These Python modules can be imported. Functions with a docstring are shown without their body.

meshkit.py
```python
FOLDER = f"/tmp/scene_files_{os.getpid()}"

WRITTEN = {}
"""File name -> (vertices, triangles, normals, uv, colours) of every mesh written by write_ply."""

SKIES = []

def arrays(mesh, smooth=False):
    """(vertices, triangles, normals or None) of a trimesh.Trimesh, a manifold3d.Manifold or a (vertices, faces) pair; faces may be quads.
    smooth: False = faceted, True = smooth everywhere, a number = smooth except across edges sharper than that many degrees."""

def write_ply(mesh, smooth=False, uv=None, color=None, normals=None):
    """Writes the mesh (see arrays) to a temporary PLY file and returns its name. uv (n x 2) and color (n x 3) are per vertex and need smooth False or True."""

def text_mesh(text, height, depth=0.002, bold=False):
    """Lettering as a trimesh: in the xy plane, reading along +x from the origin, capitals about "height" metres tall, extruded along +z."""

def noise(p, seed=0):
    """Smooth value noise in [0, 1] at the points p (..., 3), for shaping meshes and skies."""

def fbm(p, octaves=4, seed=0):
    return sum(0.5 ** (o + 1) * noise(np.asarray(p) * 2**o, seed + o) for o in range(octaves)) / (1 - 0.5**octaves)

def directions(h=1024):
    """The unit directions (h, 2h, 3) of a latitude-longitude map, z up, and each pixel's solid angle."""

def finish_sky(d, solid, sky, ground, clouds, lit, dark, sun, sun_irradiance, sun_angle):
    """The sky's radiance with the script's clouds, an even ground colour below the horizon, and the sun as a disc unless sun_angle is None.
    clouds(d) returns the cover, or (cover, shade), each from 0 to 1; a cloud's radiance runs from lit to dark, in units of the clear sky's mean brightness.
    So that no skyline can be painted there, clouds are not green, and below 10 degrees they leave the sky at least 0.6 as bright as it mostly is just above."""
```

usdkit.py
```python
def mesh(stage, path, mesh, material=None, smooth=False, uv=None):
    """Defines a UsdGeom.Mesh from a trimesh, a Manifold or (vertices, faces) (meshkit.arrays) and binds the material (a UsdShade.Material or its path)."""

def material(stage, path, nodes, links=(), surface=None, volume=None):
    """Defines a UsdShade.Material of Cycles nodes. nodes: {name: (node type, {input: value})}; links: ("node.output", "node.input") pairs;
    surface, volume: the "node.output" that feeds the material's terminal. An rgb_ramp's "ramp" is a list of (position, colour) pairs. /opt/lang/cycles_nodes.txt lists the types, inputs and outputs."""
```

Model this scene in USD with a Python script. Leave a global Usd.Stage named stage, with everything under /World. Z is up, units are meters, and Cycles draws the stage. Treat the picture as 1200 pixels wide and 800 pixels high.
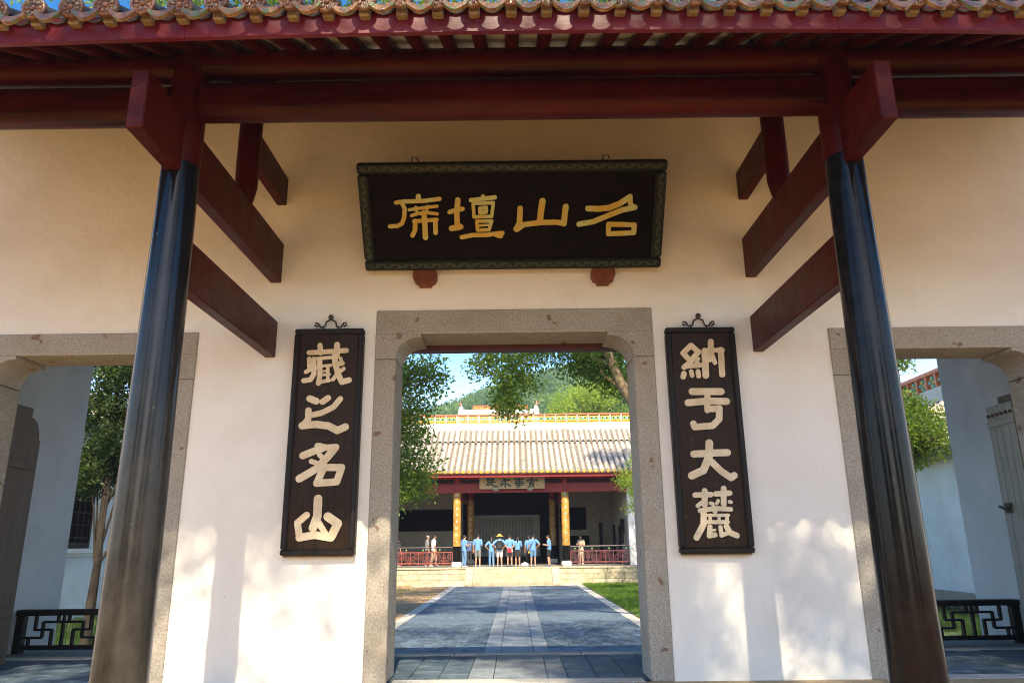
import math, random
import numpy as np, trimesh, usdkit, meshkit
import manifold3d as m3
from shapely.geometry import LineString, Polygon, Point, box as sbox
from shapely.ops import unary_union
from pxr import Usd, UsdGeom, UsdLux, UsdShade, Gf, Sdf, Vt

stage = Usd.Stage.CreateInMemory()
UsdGeom.SetStageUpAxis(stage, UsdGeom.Tokens.z)
UsdGeom.SetStageMetersPerUnit(stage, 1.0)
UsdGeom.Xform.Define(stage, '/World'); UsdGeom.Scope.Define(stage, '/World/Looks')
stage.SetDefaultPrim(stage.GetPrimAtPath('/World'))
rng = np.random.default_rng(7); random.seed(7)

# ------------------------------------------------------------------ camera, sky, sun, exposure
EXPOSURE = 1.3
HAZE = 0.0005                                                                 # density of the air, per metre
SKY_STRENGTH = 0.115
SUN_INTENSITY = 1.1
SUN_DIR = np.array([0.10, -1.0, 0.95]); SUN_DIR /= np.linalg.norm(SUN_DIR)   # towards the sun: behind the camera
EYE = np.array([0, -7.0, 1.15])
FPX = 868.0                                                                   # focal length in pixels of a 1200 wide picture
cy_ = np.array([5 / FPX, 239 / FPX, 1.0]); cy_ /= np.linalg.norm(cy_)
cz_ = np.array([-34.0, -3120.0, FPX]); cz_ -= cy_ * (cz_ @ cy_); cz_ /= np.linalg.norm(cz_)
CR = np.stack([np.cross(cy_, cz_), cy_, cz_])                                 # rows: world x, y, z in camera terms (x right, y down, z ahead)
cam = UsdGeom.Camera.Define(stage, '/World/camera')
right, up, back = CR[:, 0], -CR[:, 1], -CR[:, 2]
M = Gf.Matrix4d(*[float(v) for v in (*right, 0, *up, 0, *back, 0, *EYE, 1)])
cam.AddTransformOp().Set(M)
cam.CreateHorizontalApertureAttr(36.0); cam.CreateVerticalApertureAttr(24.0)
cam.CreateFocalLengthAttr(36.0 * FPX / 1200.0)
cam.CreateClippingRangeAttr(Gf.Vec2f(0.05, 5000))
cam.CreateExposureAttr(EXPOSURE)

sky = UsdLux.DomeLight.Define(stage, '/World/sky')
skym = usdkit.material(stage, '/World/Looks/sky', {
    'tex': ('sky_texture', dict(sky_type='single_scattering', sun_disc=False, sun_elevation=math.asin(SUN_DIR[2]), sun_rotation=math.atan2(SUN_DIR[0], SUN_DIR[1]), air_density=1.0, aerosol_density=1.2, ozone_density=1.0)),
    'tc': ('texture_coordinate', {}), 'sep': ('separate_xyz', {}),
    'sat': ('map_range', dict(range_type='smoothstep', from_min=0.05, from_max=0.55, to_min=0.9, to_max=2.3, clamp=True)),   # pale air low down, deep blue overhead
    'val': ('map_range', dict(range_type='smoothstep', from_min=0.05, from_max=0.55, to_min=1.7, to_max=1.0, clamp=True)),
    'hue': ('hsv', dict(hue=0.5, fac=1.0)),
    'bg': ('background_shader', dict(strength=SKY_STRENGTH))},
    [('tc.generated', 'sep.vector'), ('sep.z', 'sat.value'), ('sep.z', 'val.value'), ('sat.result', 'hue.saturation'), ('val.result', 'hue.value'), ('tex.color', 'hue.color'), ('hue.color', 'bg.color')], surface='bg.background')
UsdShade.MaterialBindingAPI.Apply(sky.GetPrim()).Bind(skym)
sky.GetPrim().SetCustomDataByKey('kind', 'structure')
sun = UsdLux.DistantLight.Define(stage, '/World/sun')
sun.CreateNormalizeAttr(True); sun.CreateIntensityAttr(SUN_INTENSITY); sun.CreateAngleAttr(0.5); sun.CreateColorAttr(Gf.Vec3f(1.0, 0.86, 0.62))
sz = SUN_DIR; sx = np.cross([0, 0, 1.0], sz); sx /= np.linalg.norm(sx); sy = np.cross(sz, sx)
sun.AddTransformOp().Set(Gf.Matrix4d(*[float(v) for v in (*sx, 0, *sy, 0, *sz, 0, 0, 0, 60, 1)]))

# ------------------------------------------------------------------ helpers
taken = {}
def numbered(parent, name):
    k = (parent, name); n = taken.get(k, -1) + 1; taken[k] = n
    return name if n == 0 else f'{name}_{n:03d}'
def tag(p, label=None, cat=None, group=None, kind=None):
    for k, v in (('label', label), ('category', cat), ('group', group), ('kind', kind)):
        if v: p.SetCustomDataByKey(k, v)
    return p
def thing(name, label=None, cat=None, loc=(0, 0, 0), rz=0.0, group=None, kind=None, scale=None):
    path = '/World/' + numbered('/World', name)
    x = UsdGeom.Xform.Define(stage, path)
    x.AddTranslateOp().Set(Gf.Vec3d(*map(float, loc)))
    if rz: x.AddRotateZOp().Set(float(math.degrees(rz)))
    if scale: x.AddScaleOp().Set(Gf.Vec3f(scale, scale, scale))
    return tag(x.GetPrim(), label, cat, group, kind)
def part(parent, name, mesh, mat, smooth=False, label=None, kind=None):
    pp = str(parent.GetPath()) if parent else '/World'
    path = pp + '/' + numbered(pp, name)
    o = usdkit.mesh(stage, path, mesh, mat, smooth=smooth).GetPrim()
    return tag(o, label, None, None, kind)
def top(name, mesh, mat, label=None, cat=None, group=None, kind=None, smooth=False):
    return tag(part(None, name, mesh, mat, smooth), label, cat, group, kind)
def copy_of(root, loc, rz=0.0, label=None, group=None, name=None):
    was = root.GetCustomData()
    r = thing(name or root.GetName(), label or was.get('label'), was.get('category'), loc, rz, group or was.get('group'))
    r.GetReferences().AddInternalReference(root.GetPath()); r.SetInstanceable(True)
    return r
cat = trimesh.util.concatenate
BF = np.array([[0,2,1],[0,3,2],[4,5,6],[4,6,7],[0,1,5],[0,5,4],[1,2,6],[1,6,5],[2,3,7],[2,7,6],[3,0,4],[3,4,7]])
def box(x0, x1, y0, y1, z0, z1):
    return trimesh.Trimesh([[x0,y0,z0],[x1,y0,z0],[x1,y1,z0],[x0,y1,z0],[x0,y0,z1],[x1,y0,z1],[x1,y1,z1],[x0,y1,z1]], BF, process=False)
def tm(man):
    m = man.to_mesh(); return trimesh.Trimesh(np.array(m.vert_properties[:, :3]), np.array(m.tri_verts), process=False)
def hullpts(p):
    return tm(m3.Manifold.hull_points(np.asarray(p, float)))
def cbox(x0, x1, y0, y1, z0, z1, c=0.01):
    p = []
    for a in (0, 1):
        for b in (0, 1):
            for d in (0, 1):
                X, Y, Z = (x0, x1)[a], (y0, y1)[b], (z0, z1)[d]; sx_, sy_, sz_ = (1, -1)[a] * c, (1, -1)[b] * c, (1, -1)[d] * c
                p += [[X + sx_, Y + sy_, Z], [X + sx_, Y, Z + sz_], [X, Y + sy_, Z + sz_]]
    return hullpts(p)
def extr(poly, axis, a0, a1):
    """A shapely polygon extruded: axis 'y' takes the polygon as (x, z), 'x' as (y, z), 'z' as (x, y)."""
    out = []
    for g in getattr(poly, 'geoms', [poly]):
        m = trimesh.creation.extrude_polygon(g, a1 - a0, engine='earcut')
        v = np.array(m.vertices)
        if axis == 'z': w = np.c_[v[:, 0], v[:, 1], v[:, 2] + a0]; f = m.faces
        elif axis == 'y': w = np.c_[v[:, 0], a1 - v[:, 2], v[:, 1]]; f = m.faces
        else: w = np.c_[v[:, 2] + a0, v[:, 0], v[:, 1]]; f = m.faces
        out.append(trimesh.Trimesh(w, f, process=False))
    return cat(out)
def tube(points, radii, sides=8, cap=True):
    p = np.asarray(points, float); r = np.broadcast_to(np.asarray(radii, float), (len(p),))
    t = np.gradient(p, axis=0); t /= np.linalg.norm(t, axis=1, keepdims=True) + 1e-12
    ref = np.array([0, 0, 1.0]) if abs(t[:, 2]).mean() < 0.8 else np.array([1.0, 0.1, 0])
    a = np.cross(t, ref); a /= np.linalg.norm(a, axis=1, keepdims=True) + 1e-12
    b = np.cross(t, a); ang = np.arange(sides) * 2 * np.pi / sides
    v = (p[:, None] + r[:, None, None] * (np.cos(ang)[None, :, None] * a[:, None] + np.sin(ang)[None, :, None] * b[:, None])).reshape(-1, 3)
    i, j = np.meshgrid(np.arange(len(p) - 1), np.arange(sides), indexing='ij'); j2 = (j + 1) % sides
    q = np.stack([i * sides + j, i * sides + j2, (i + 1) * sides + j2, (i + 1) * sides + j], -1).reshape(-1, 4)
    f = np.vstack([q[:, [0, 2, 1]], q[:, [0, 3, 2]]])
    if cap:
        n = len(v); v = np.vstack([v, p[0], p[-1]]); k = np.arange(sides); k2 = (k + 1) % sides; e = (len(p) - 1) * sides
        f = np.vstack([f, np.c_[np.full(sides, n), k, k2], np.c_[np.full(sides, n + 1), e + k2, e + k]])
    m = trimesh.Trimesh(v, f, process=False); 
    if m.volume < 0: m.invert()
    return m
def lathe(profile, n=24, at=(0, 0, 0)):
    m = trimesh.creation.revolve(np.asarray(profile, float), sections=n); m.apply_translation(at); return m
def moved(m, d): m = m.copy(); m.apply_translation(d); return m
def stroke_poly(strokes, sx=0.001, grow=0.0):
    sh = []
    for w, c in strokes:
        pts = np.array(c, float).reshape(-1, 2) * sx
        sh.append(LineString(pts).buffer(w * sx / 2 + grow, quad_segs=5))
    return unary_union(sh).buffer(0.0015 if sx > .0005 else 0).simplify(0.0008)

# ------------------------------------------------------------------ materials
def mat(name, c1, c2, scale=5.0, rough=0.6, detail=6, bump=0.0, bscale=30.0, stretch=(1, 1, 1), lo=0.35, hi=0.65, spots=None, vary=0.0, coat=0.0, spec=0.5, coords='position', big=None, rvar=0.0):
    N = {'g': ('geometry', {}), 'm': ('mapping', dict(scale=stretch)), 'n': ('noise_texture', dict(scale=scale, detail=detail, roughness=0.6)),
         'r': ('rgb_ramp', dict(ramp=[(0.0, c1), (lo, c1), (hi, c2), (1.0, c2)])), 'p': ('principled_bsdf', dict(roughness=rough, coat_weight=coat, coat_roughness=0.12, specular_ior_level=spec))}
    L = [('g.position', 'm.vector'), ('m.vector', 'n.vector'), ('n.fac', 'r.fac')]
    out = 'r.color'
    if big:                                                                   # wear with a shape of its own: large soft stains
        col, sc, a, b, amt = big
        N['bn'] = ('noise_texture', dict(scale=sc, detail=5, roughness=0.65)); N['br'] = ('map_range', dict(from_min=a, from_max=b, to_min=0.0, to_max=amt, clamp=True)); N['bm'] = ('mix', dict(color2=col))
        L += [('g.position', 'bn.vector'), ('bn.fac', 'br.value'), ('br.result', 'bm.fac'), (out, 'bm.color1')]; out = 'bm.color'
    if spots:
        col, sc, a, b, amt = spots
        N['sn'] = ('noise_texture', dict(scale=sc, detail=2, roughness=0.5)); N['sr'] = ('map_range', dict(from_min=a, from_max=b, to_min=0.0, to_max=amt, clamp=True)); N['sm'] = ('mix', dict(color2=col))
        L += [('g.position', 'sn.vector'), ('sn.fac', 'sr.value'), ('sr.result', 'sm.fac'), (out, 'sm.color1')]; out = 'sm.color'
    if vary:
        N['o'] = ('object_info', {}); N['vr'] = ('map_range', dict(from_min=0, from_max=1, to_min=1 - vary, to_max=1 + vary)); N['h'] = ('hsv', dict(hue=0.5, saturation=1.0, fac=1.0))
        L += [('o.random', 'vr.value'), ('vr.result', 'h.value'), (out, 'h.color')]; out = 'h.color'
    L.append((out, 'p.base_color'))
    if rvar:
        N['rr'] = ('map_range', dict(from_min=0.3, from_max=0.7, to_min=rough - rvar, to_max=rough + rvar, clamp=True)); L += [('n.fac', 'rr.value'), ('rr.result', 'p.roughness')]
    if bump:
        N['bpn'] = ('noise_texture', dict(scale=bscale, detail=4, roughness=0.6)); N['b'] = ('bump', dict(strength=1.0, distance=bump))
        L += [('m.vector', 'bpn.vector'), ('bpn.fac', 'b.height'), ('b.normal', 'p.normal')]
    return usdkit.material(stage, '/World/Looks/' + name, N, L, surface='p.BSDF')
def leafmat(name, c1, c2, trans):
    N = {'o': ('object_info', {}), 'g': ('geometry', {}), 'n': ('noise_texture', dict(scale=0.9, detail=3)), 'a': ('math', dict(math_type='add')), 'a2': ('math', dict(math_type='multiply', value2=0.5)),
         'r': ('rgb_ramp', dict(ramp=[(0.25, c1), (0.75, c2)])), 'p': ('principled_bsdf', dict(roughness=0.45, specular_ior_level=0.4)), 't': ('translucent_bsdf', dict(color=trans)), 'mx': ('mix_closure', dict(fac=0.4))}
    L = [('g.position', 'n.vector'), ('n.fac', 'a.value1'), ('o.random', 'a.value2'), ('a.value', 'a2.value1'), ('a2.value', 'r.fac'), ('r.color', 'p.base_color'), ('p.BSDF', 'mx.closure1'), ('t.BSDF', 'mx.closure2')]
    return usdkit.material(stage, '/World/Looks/' + name, N, L, surface='mx.closure')

Mt = {}
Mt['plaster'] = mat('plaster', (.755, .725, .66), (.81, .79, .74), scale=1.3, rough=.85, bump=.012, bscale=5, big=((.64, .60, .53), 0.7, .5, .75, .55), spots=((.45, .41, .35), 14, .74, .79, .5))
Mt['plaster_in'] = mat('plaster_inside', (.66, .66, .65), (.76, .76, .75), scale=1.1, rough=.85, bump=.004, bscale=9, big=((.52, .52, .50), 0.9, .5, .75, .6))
Mt['granite'] = mat('granite', (.24, .215, .175), (.40, .37, .315), scale=55, rough=.8, detail=3, bump=.006, bscale=40, big=((.22, .18, .13), 2.2, .48, .72, .6), spots=((.15, .065, .03), 6.5, .69, .72, .75), vary=.06)
Mt['granite_pale'] = mat('granite_pale', (.42, .40, .36), (.55, .53, .48), scale=40, rough=.8, detail=3, bump=.005, bscale=30, big=((.30, .28, .24), 1.5, .5, .75, .5), vary=.1)
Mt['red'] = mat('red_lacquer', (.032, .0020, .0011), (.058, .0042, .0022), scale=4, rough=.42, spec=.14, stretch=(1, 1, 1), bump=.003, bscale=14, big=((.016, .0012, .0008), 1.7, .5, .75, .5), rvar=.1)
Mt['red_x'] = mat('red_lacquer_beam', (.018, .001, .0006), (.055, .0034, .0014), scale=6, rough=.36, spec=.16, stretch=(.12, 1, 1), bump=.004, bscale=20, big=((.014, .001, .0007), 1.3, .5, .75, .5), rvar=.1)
Mt['red_fascia'] = mat('red_fascia', (.085, .006, .012), (.13, .010, .02), scale=5, rough=.42, spec=.3, stretch=(.3, 1, 1), bump=.002, bscale=20)
Mt['russet'] = mat('russet_wood', (.13, .034, .014), (.20, .058, .024), scale=12, rough=.55, spec=.25)
Mt['maroon'] = mat('maroon_timber', (.055, .010, .014), (.08, .014, .018), scale=6, rough=.5)
Mt['black'] = mat('black_lacquer', (.004, .004, .005), (.009, .008, .008), scale=9, rough=.16, spec=.2, bump=.0006, bscale=9, big=((.016, .014, .012), 3.2, .56, .74, .5), spots=((.12, .105, .09), 26, .765, .785, .5), rvar=.05)
Mt['black_worn'] = usdkit.material(stage, '/World/Looks/worn_black_lacquer', {                              # lacquer rubbed grey by hands and dust on its lower two metres
    'g': ('geometry', {}), 's': ('separate_xyz', {}), 'h': ('map_range', dict(range_type='smoothstep', from_min=2.9, from_max=.8, to_min=0.0, to_max=1.0, clamp=True)),
    'mp': ('mapping', dict(scale=(1, 1, .35))), 'n': ('noise_texture', dict(scale=4.5, detail=7, roughness=.7)), 'w': ('map_range', dict(from_min=.35, from_max=.7, to_min=.15, to_max=1.0, clamp=True)), 'f': ('math', dict(math_type='multiply')),
    'c': ('mix', dict(color1=(.005, .005, .006), color2=(.042, .037, .030))), 'sn': ('noise_texture', dict(scale=24, detail=3)), 'sr': ('map_range', dict(from_min=.72, from_max=.77, to_min=0, to_max=.3, clamp=True)), 'c2': ('mix', dict(color2=(.22, .19, .15))),
    'rr': ('map_range', dict(from_min=0, from_max=1, to_min=.17, to_max=.38)), 'p': ('principled_bsdf', dict(specular_ior_level=.32))},
    [('g.position', 's.vector'), ('s.z', 'h.value'), ('g.position', 'mp.vector'), ('mp.vector', 'n.vector'), ('n.fac', 'w.value'), ('h.result', 'f.value1'), ('w.result', 'f.value2'), ('f.value', 'c.fac'), ('g.position', 'sn.vector'), ('sn.fac', 'sr.value'), ('sr.result', 'c2.fac'), ('c.color', 'c2.color1'), ('c2.color', 'p.base_color'), ('f.value', 'rr.value'), ('rr.result', 'p.roughness')], surface='p.BSDF')
Mt['blackwood'] = mat('black_wood', (.007, .005, .005), (.014, .010, .009), scale=8, rough=.5, spec=.25, stretch=(3, 3, .4))
Mt['brown_panel'] = mat('brown_panel', (.012, .006, .003), (.030, .014, .006), scale=10, rough=.45, spec=.2, stretch=(4, 1, .25), rvar=.08, spots=((.10, .06, .03), 20, .68, .72, .4))
Mt['dark_panel'] = mat('dark_panel', (.003, .002, .002), (.007, .004, .005), scale=8, rough=.6, stretch=(.4, 1, 4), spec=.08)
Mt['cream_char'] = mat('cream_gilt', (.56, .45, .28), (.72, .61, .43), scale=9, rough=.6, bump=.002, bscale=40)
Mt['gold_char'] = mat('gold_gilt', (.52, .36, .06), (.46, .50, .22), scale=3.6, rough=.5, lo=.40, hi=.56, bump=.002, bscale=40)
Mt['frame_green'] = mat('carved_frame', (.006, .007, .007), (.012, .017, .013), scale=20, rough=.5, spec=.25)
Mt['scroll'] = mat('scroll_relief', (.02, .05, .034), (.05, .062, .036), scale=14, rough=.5)
Mt['iron'] = mat('iron', (.02, .018, .016), (.05, .035, .025), scale=30, rough=.6)
Mt['amber'] = mat('amber_glaze', (.085, .028, .008), (.26, .12, .022), scale=20, rough=.26, bump=.006, bscale=38, coat=.4, spots=((.07, .12, .035), 22, .52, .64, .85), vary=.25)
Mt['amber_red'] = mat('russet_glaze', (.065, .018, .008), (.20, .085, .035), scale=26, rough=.4, bump=.006, bscale=50, coat=.3, spots=((.20, .20, .14), 20, .56, .68, .7), vary=.2)
Mt['tile_dark'] = mat('dark_tile', (.030, .028, .026), (.075, .068, .06), scale=9, rough=.65, bump=.006, bscale=30)
Mt['mortar'] = mat('mortar', (.15, .105, .055), (.25, .19, .11), scale=20, rough=.9, bump=.006)
Mt['boards'] = mat('pale_roof_boards', (.45, .42, .36), (.58, .55, .48), scale=5, rough=.85)
Mt['paver'] = mat('grey_paver', (.06, .095, .135), (.125, .17, .215), scale=7, rough=.75, bump=.006, bscale=24, vary=.28, big=((.045, .052, .05), 1.1, .5, .75, .6))
Mt['slab'] = mat('grey_slab', (.17, .20, .235), (.26, .29, .32), scale=18, rough=.75, bump=.004, bscale=30, vary=.12, big=((.11, .115, .115), 1.4, .5, .75, .6))
Mt['bed'] = mat('paving_bed', (.05, .048, .04), (.085, .08, .06), scale=12, rough=.95)
Mt['plaza'] = mat('warm_bounce_paving', (.45, .20, .02), (.55, .265, .032), scale=3, rough=.85, bump=.004, bscale=20, big=((.30, .15, .045), .6, .5, .75, .5))  # unseen paving, orange pushed so its bounce warms the upper wall
Mt['earth'] = mat('bare_earth', (.30, .19, .09), (.42, .28, .14), scale=2.2, rough=.95, bump=.02, bscale=9, big=((.16, .14, .05), .6, .5, .7, .6))
Mt['lawn'] = mat('lawn_base', (.06, .11, .02), (.10, .16, .03), scale=5, rough=.95)
Mt['tile_grey'] = mat('weathered_tile', (.34, .26, .17), (.66, .60, .52), scale=5.5, rough=.88, bump=.01, bscale=20, big=((.24, .20, .15), 1.6, .54, .72, .6), spots=((.50, .24, .07), 3.6, .66, .72, .6), vary=.2)
Mt['tile_pan'] = mat('pan_tile', (.13, .11, .09), (.22, .19, .16), scale=6, rough=.9)
Mt['lime'] = mat('lime_wash', (.72, .66, .60), (.82, .77, .72), scale=3, rough=.85, big=((.60, .50, .42), 1.2, .55, .75, .5))
Mt['ridge_amber'] = mat('ridge_amber', (.62, .30, .03), (.72, .42, .07), scale=6, rough=.3, coat=.3, vary=.1)
Mt['ridge_teal'] = mat('ridge_teal', (.10, .42, .36), (.18, .55, .46), scale=6, rough=.3, coat=.3)
Mt['ridge_cream'] = mat('ridge_cream', (.70, .58, .34), (.78, .68, .45), scale=6, rough=.4)
Mt['ridge_red'] = mat('ridge_red', (.45, .12, .05), (.55, .18, .08), scale=6, rough=.4)
Mt['hall_red'] = mat('hall_red', (.26, .014, .014), (.36, .024, .02), scale=4, rough=.4)
Mt['hall_gold'] = mat('hall_gold', (.34, .16, .025), (.60, .34, .07), scale=3, rough=.35, coat=.3)
Mt['board_tan'] = mat('board_tan', (.56, .38, .18), (.66, .46, .24), scale=4, rough=.6, stretch=(.6, 1, 4))
Mt['ink'] = mat('green_ink', (.018, .045, .04), (.03, .06, .05), scale=8, rough=.5)
Mt['stele'] = mat('grey_screen', (.36, .35, .33), (.46, .45, .42), scale=2, rough=.7)
Mt['fret_sunlit'] = mat('fret_sunlit', (.22, .045, .03), (.30, .07, .05), scale=4, rough=.5)  # railing red with the sunlight put into its colour
Mt['fret_shaded'] = mat('fret_shaded', (.13, .035, .04), (.19, .05, .05), scale=4, rough=.5)  # same railing red, with tree shade put into the colour
Mt['rail_dark'] = mat('rail_dark', (.03, .02, .03), (.05, .03, .04), scale=4, rough=.4)
Mt['knob'] = mat('green_knob', (.10, .38, .12), (.16, .48, .18), scale=4, rough=.4)
Mt['ashlar'] = mat('ashlar', (.36, .30, .20), (.52, .45, .33), scale=3.5, rough=.85, bump=.012, bscale=14, big=((.34, .32, .16), 1.6, .52, .72, .7), vary=.12)
Mt['hallfloor'] = mat('hall_floor', (.22, .2, .17), (.3, .28, .24), scale=3, rough=.6)
Mt['shoulder_brown'] = mat('brown_shoulder', (.085, .062, .045), (.12, .09, .066), scale=6, rough=.6, stretch=(3, 3, .3))
Mt['door_grey'] = mat('grey_door', (.16, .17, .15), (.24, .245, .21), scale=5, rough=.55, stretch=(3, 3, .25), bump=.003)
Mt['bark'] = mat('bark', (.035, .026, .018), (.085, .065, .045), scale=9, rough=.95, bump=.03, bscale=18, stretch=(1, 1, .35))
Mt['bark_dark'] = mat('dark_bark', (.014, .010, .007), (.045, .032, .020), scale=9, rough=.95, bump=.03, bscale=18, stretch=(1, 1, .35))
Mt['porch'] = mat('porch_paving', (.34, .24, .13), (.44, .32, .18), scale=3, rough=.85, bump=.004, bscale=20, big=((.25, .18, .10), .8, .5, .75, .5))  # porch floor hue set for its warm bounce onto the wall
Mt['bark_pale'] = mat('pale_bark', (.16, .11, .06), (.30, .21, .11), scale=7, rough=.95, bump=.025, bscale=16, stretch=(1, 1, .4))
Mt['leaf'] = leafmat('camphor_leaf', (.012, .048, .014), (.12, .18, .022), (.34, .46, .035))
Mt['shaded_hall_wall'] = mat('shaded_hall_wall', (.30, .27, .22), (.38, .35, .30), scale=1.1, rough=.85, big=((.22, .2, .16), .9, .5, .75, .6))  # plaster colour darkened to carry the shade deep in the hall
Mt['leaf_dark'] = leafmat('dark_leaf', (.012, .042, .016), (.05, .10, .022), (.12, .24, .04))
Mt['leaf_yew'] = leafmat('yew_leaf', (.008, .026, .010), (.06, .095, .018), (.12, .18, .02))
Mt['leaf_light'] = leafmat('light_leaf', (.13, .22, .02), (.30, .36, .04), (.55, .68, .06))
Mt['leaf_lime'] = leafmat('lime_leaf', (.08, .17, .025), (.16, .25, .04), (.30, .46, .06))
Mt['leaf_yellow'] = leafmat('yellow_leaf', (.22, .22, .02), (.34, .30, .03), (.5, .5, .05))
Mt['leaf_hill'] = leafmat('hill_leaf', (.045, .105, .03), (.11, .18, .04), (.2, .33, .06))
Mt['grass'] = leafmat('grass_blade', (.07, .15, .015), (.15, .24, .02), (.32, .46, .03))
Mt['hill'] = mat('hill_ground', (.03, .06, .02), (.05, .085, .025), scale=.2, rough=.95)
Mt['glass'] = usdkit.material(stage, '/World/Looks/window_pane', {'t': ('transparent_bsdf', dict(color=(.9, .93, .95))), 'g': ('glossy_bsdf', dict(roughness=.05)), 'f': ('fresnel', dict(IOR=1.5)), 'm': ('mix_closure', {})}, [('f.fac', 'm.fac'), ('t.BSDF', 'm.closure1'), ('g.BSDF', 'm.closure2')], surface='m.closure')
def plain(name, c, rough=.7, d=.12):
    return mat(name, tuple(x * (1 - d) for x in c), tuple(min(1, x * (1 + d)) for x in c), scale=14, rough=rough)

# ------------------------------------------------------------------ ground
def sheet(ys, xs, zf):
    v = np.array([[x, y, zf(x, y)] for y in ys for x in xs]); n = len(xs)
    i, j = np.meshgrid(np.arange(len(ys) - 1), np.arange(n - 1), indexing='ij'); a = (i * n + j).ravel()
    q = np.c_[a, a + 1, a + n + 1, a + n]
    return trimesh.Trimesh(v, np.vstack([q[:, [0, 1, 2]], q[:, [0, 2, 3]]]), process=False)
top('ground', sheet([-400, -60, -3.0, -1.0, 20, 60, 150, 900], [-900, -60, -12, 12, 60, 900], lambda x, y: -0.47 if y < -2 else -0.862), Mt['earth'], 'bare trodden earth around the courtyard path', 'ground', kind='structure')
top('forecourt', box(-24, 24, -30, -4.1, -0.60, -0.45), Mt['plaza'], 'unseen forecourt before the gate, its orange pushed to bounce warm light', 'forecourt', kind='structure')

# ------------------------------------------------------------------ gate platform, floor stones, steps
plat = thing('gate_floor', 'stone floor of the gate with brick paving and a central slab strip', 'floor', kind='structure')
part(plat, 'platform', cat([box(-12, 12, -3.4, 1.90, -0.9, -0.05), box(-12, -1.9, 1.90, 2.55, -0.9, -0.05), box(1.9, 12, 1.90, 2.55, -0.9, -0.05)]), Mt['bed'])
for k in range(16):                                                             # porch slabs in front of the wall
    x = -8 + k; part(plat, 'porch_slab', cat([cbox(x + .006, x + .994, -3.38 + r * .68, -3.38 + r * .68 + .67, -.05, 0.0, .006) for r in range(5)]), Mt['porch'])
for x0, x1 in ((-5.26, -3.1), (-1.12, 1.12), (3.1, 5.23)):
    part(plat, 'threshold_stone', cbox(x0, x1, -0.015, 0.20, -.05, 0.003, .008), Mt['granite_pale'])
for x0, x1 in ((-.452, -.225), (-.219, .27), (.276, .452)):                     # slab strip through the middle doorway
    ys = [.206, .78, 1.30, 1.745]
    for a, b in zip(ys[:-1], ys[1:]): part(plat, 'strip_slab', cbox(x0, x1, a, b - .006, -.05, 0.0, .005), Mt['slab'])
for side in (-1, 1):
    for c in range(19):
        xa = .458 + c * .27; xb = xa + .264
        off = .16 * (c % 2)
        y = .206
        while y < 1.74:
            yb = min(y + (.30 if not (y < .21 and off) else .17), 1.745)
            if yb - y > .05:
                a, b = (xa, xb) if side > 0 else (-xb, -xa)
                dz = rng.uniform(-.005, .0)
                part(plat, 'paving_brick', cbox(a, b, y, yb - .007, -.05, dz, .006), Mt['paver'])
            y = yb
for k in range(9):
    part(plat, 'kerb_stone', cbox(-6.3 + k * 1.4 + .004, -6.3 + (k + 1) * 1.4 - .004, 1.75, 1.90, -.05, .004, .01), Mt['granite_pale'])
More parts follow.
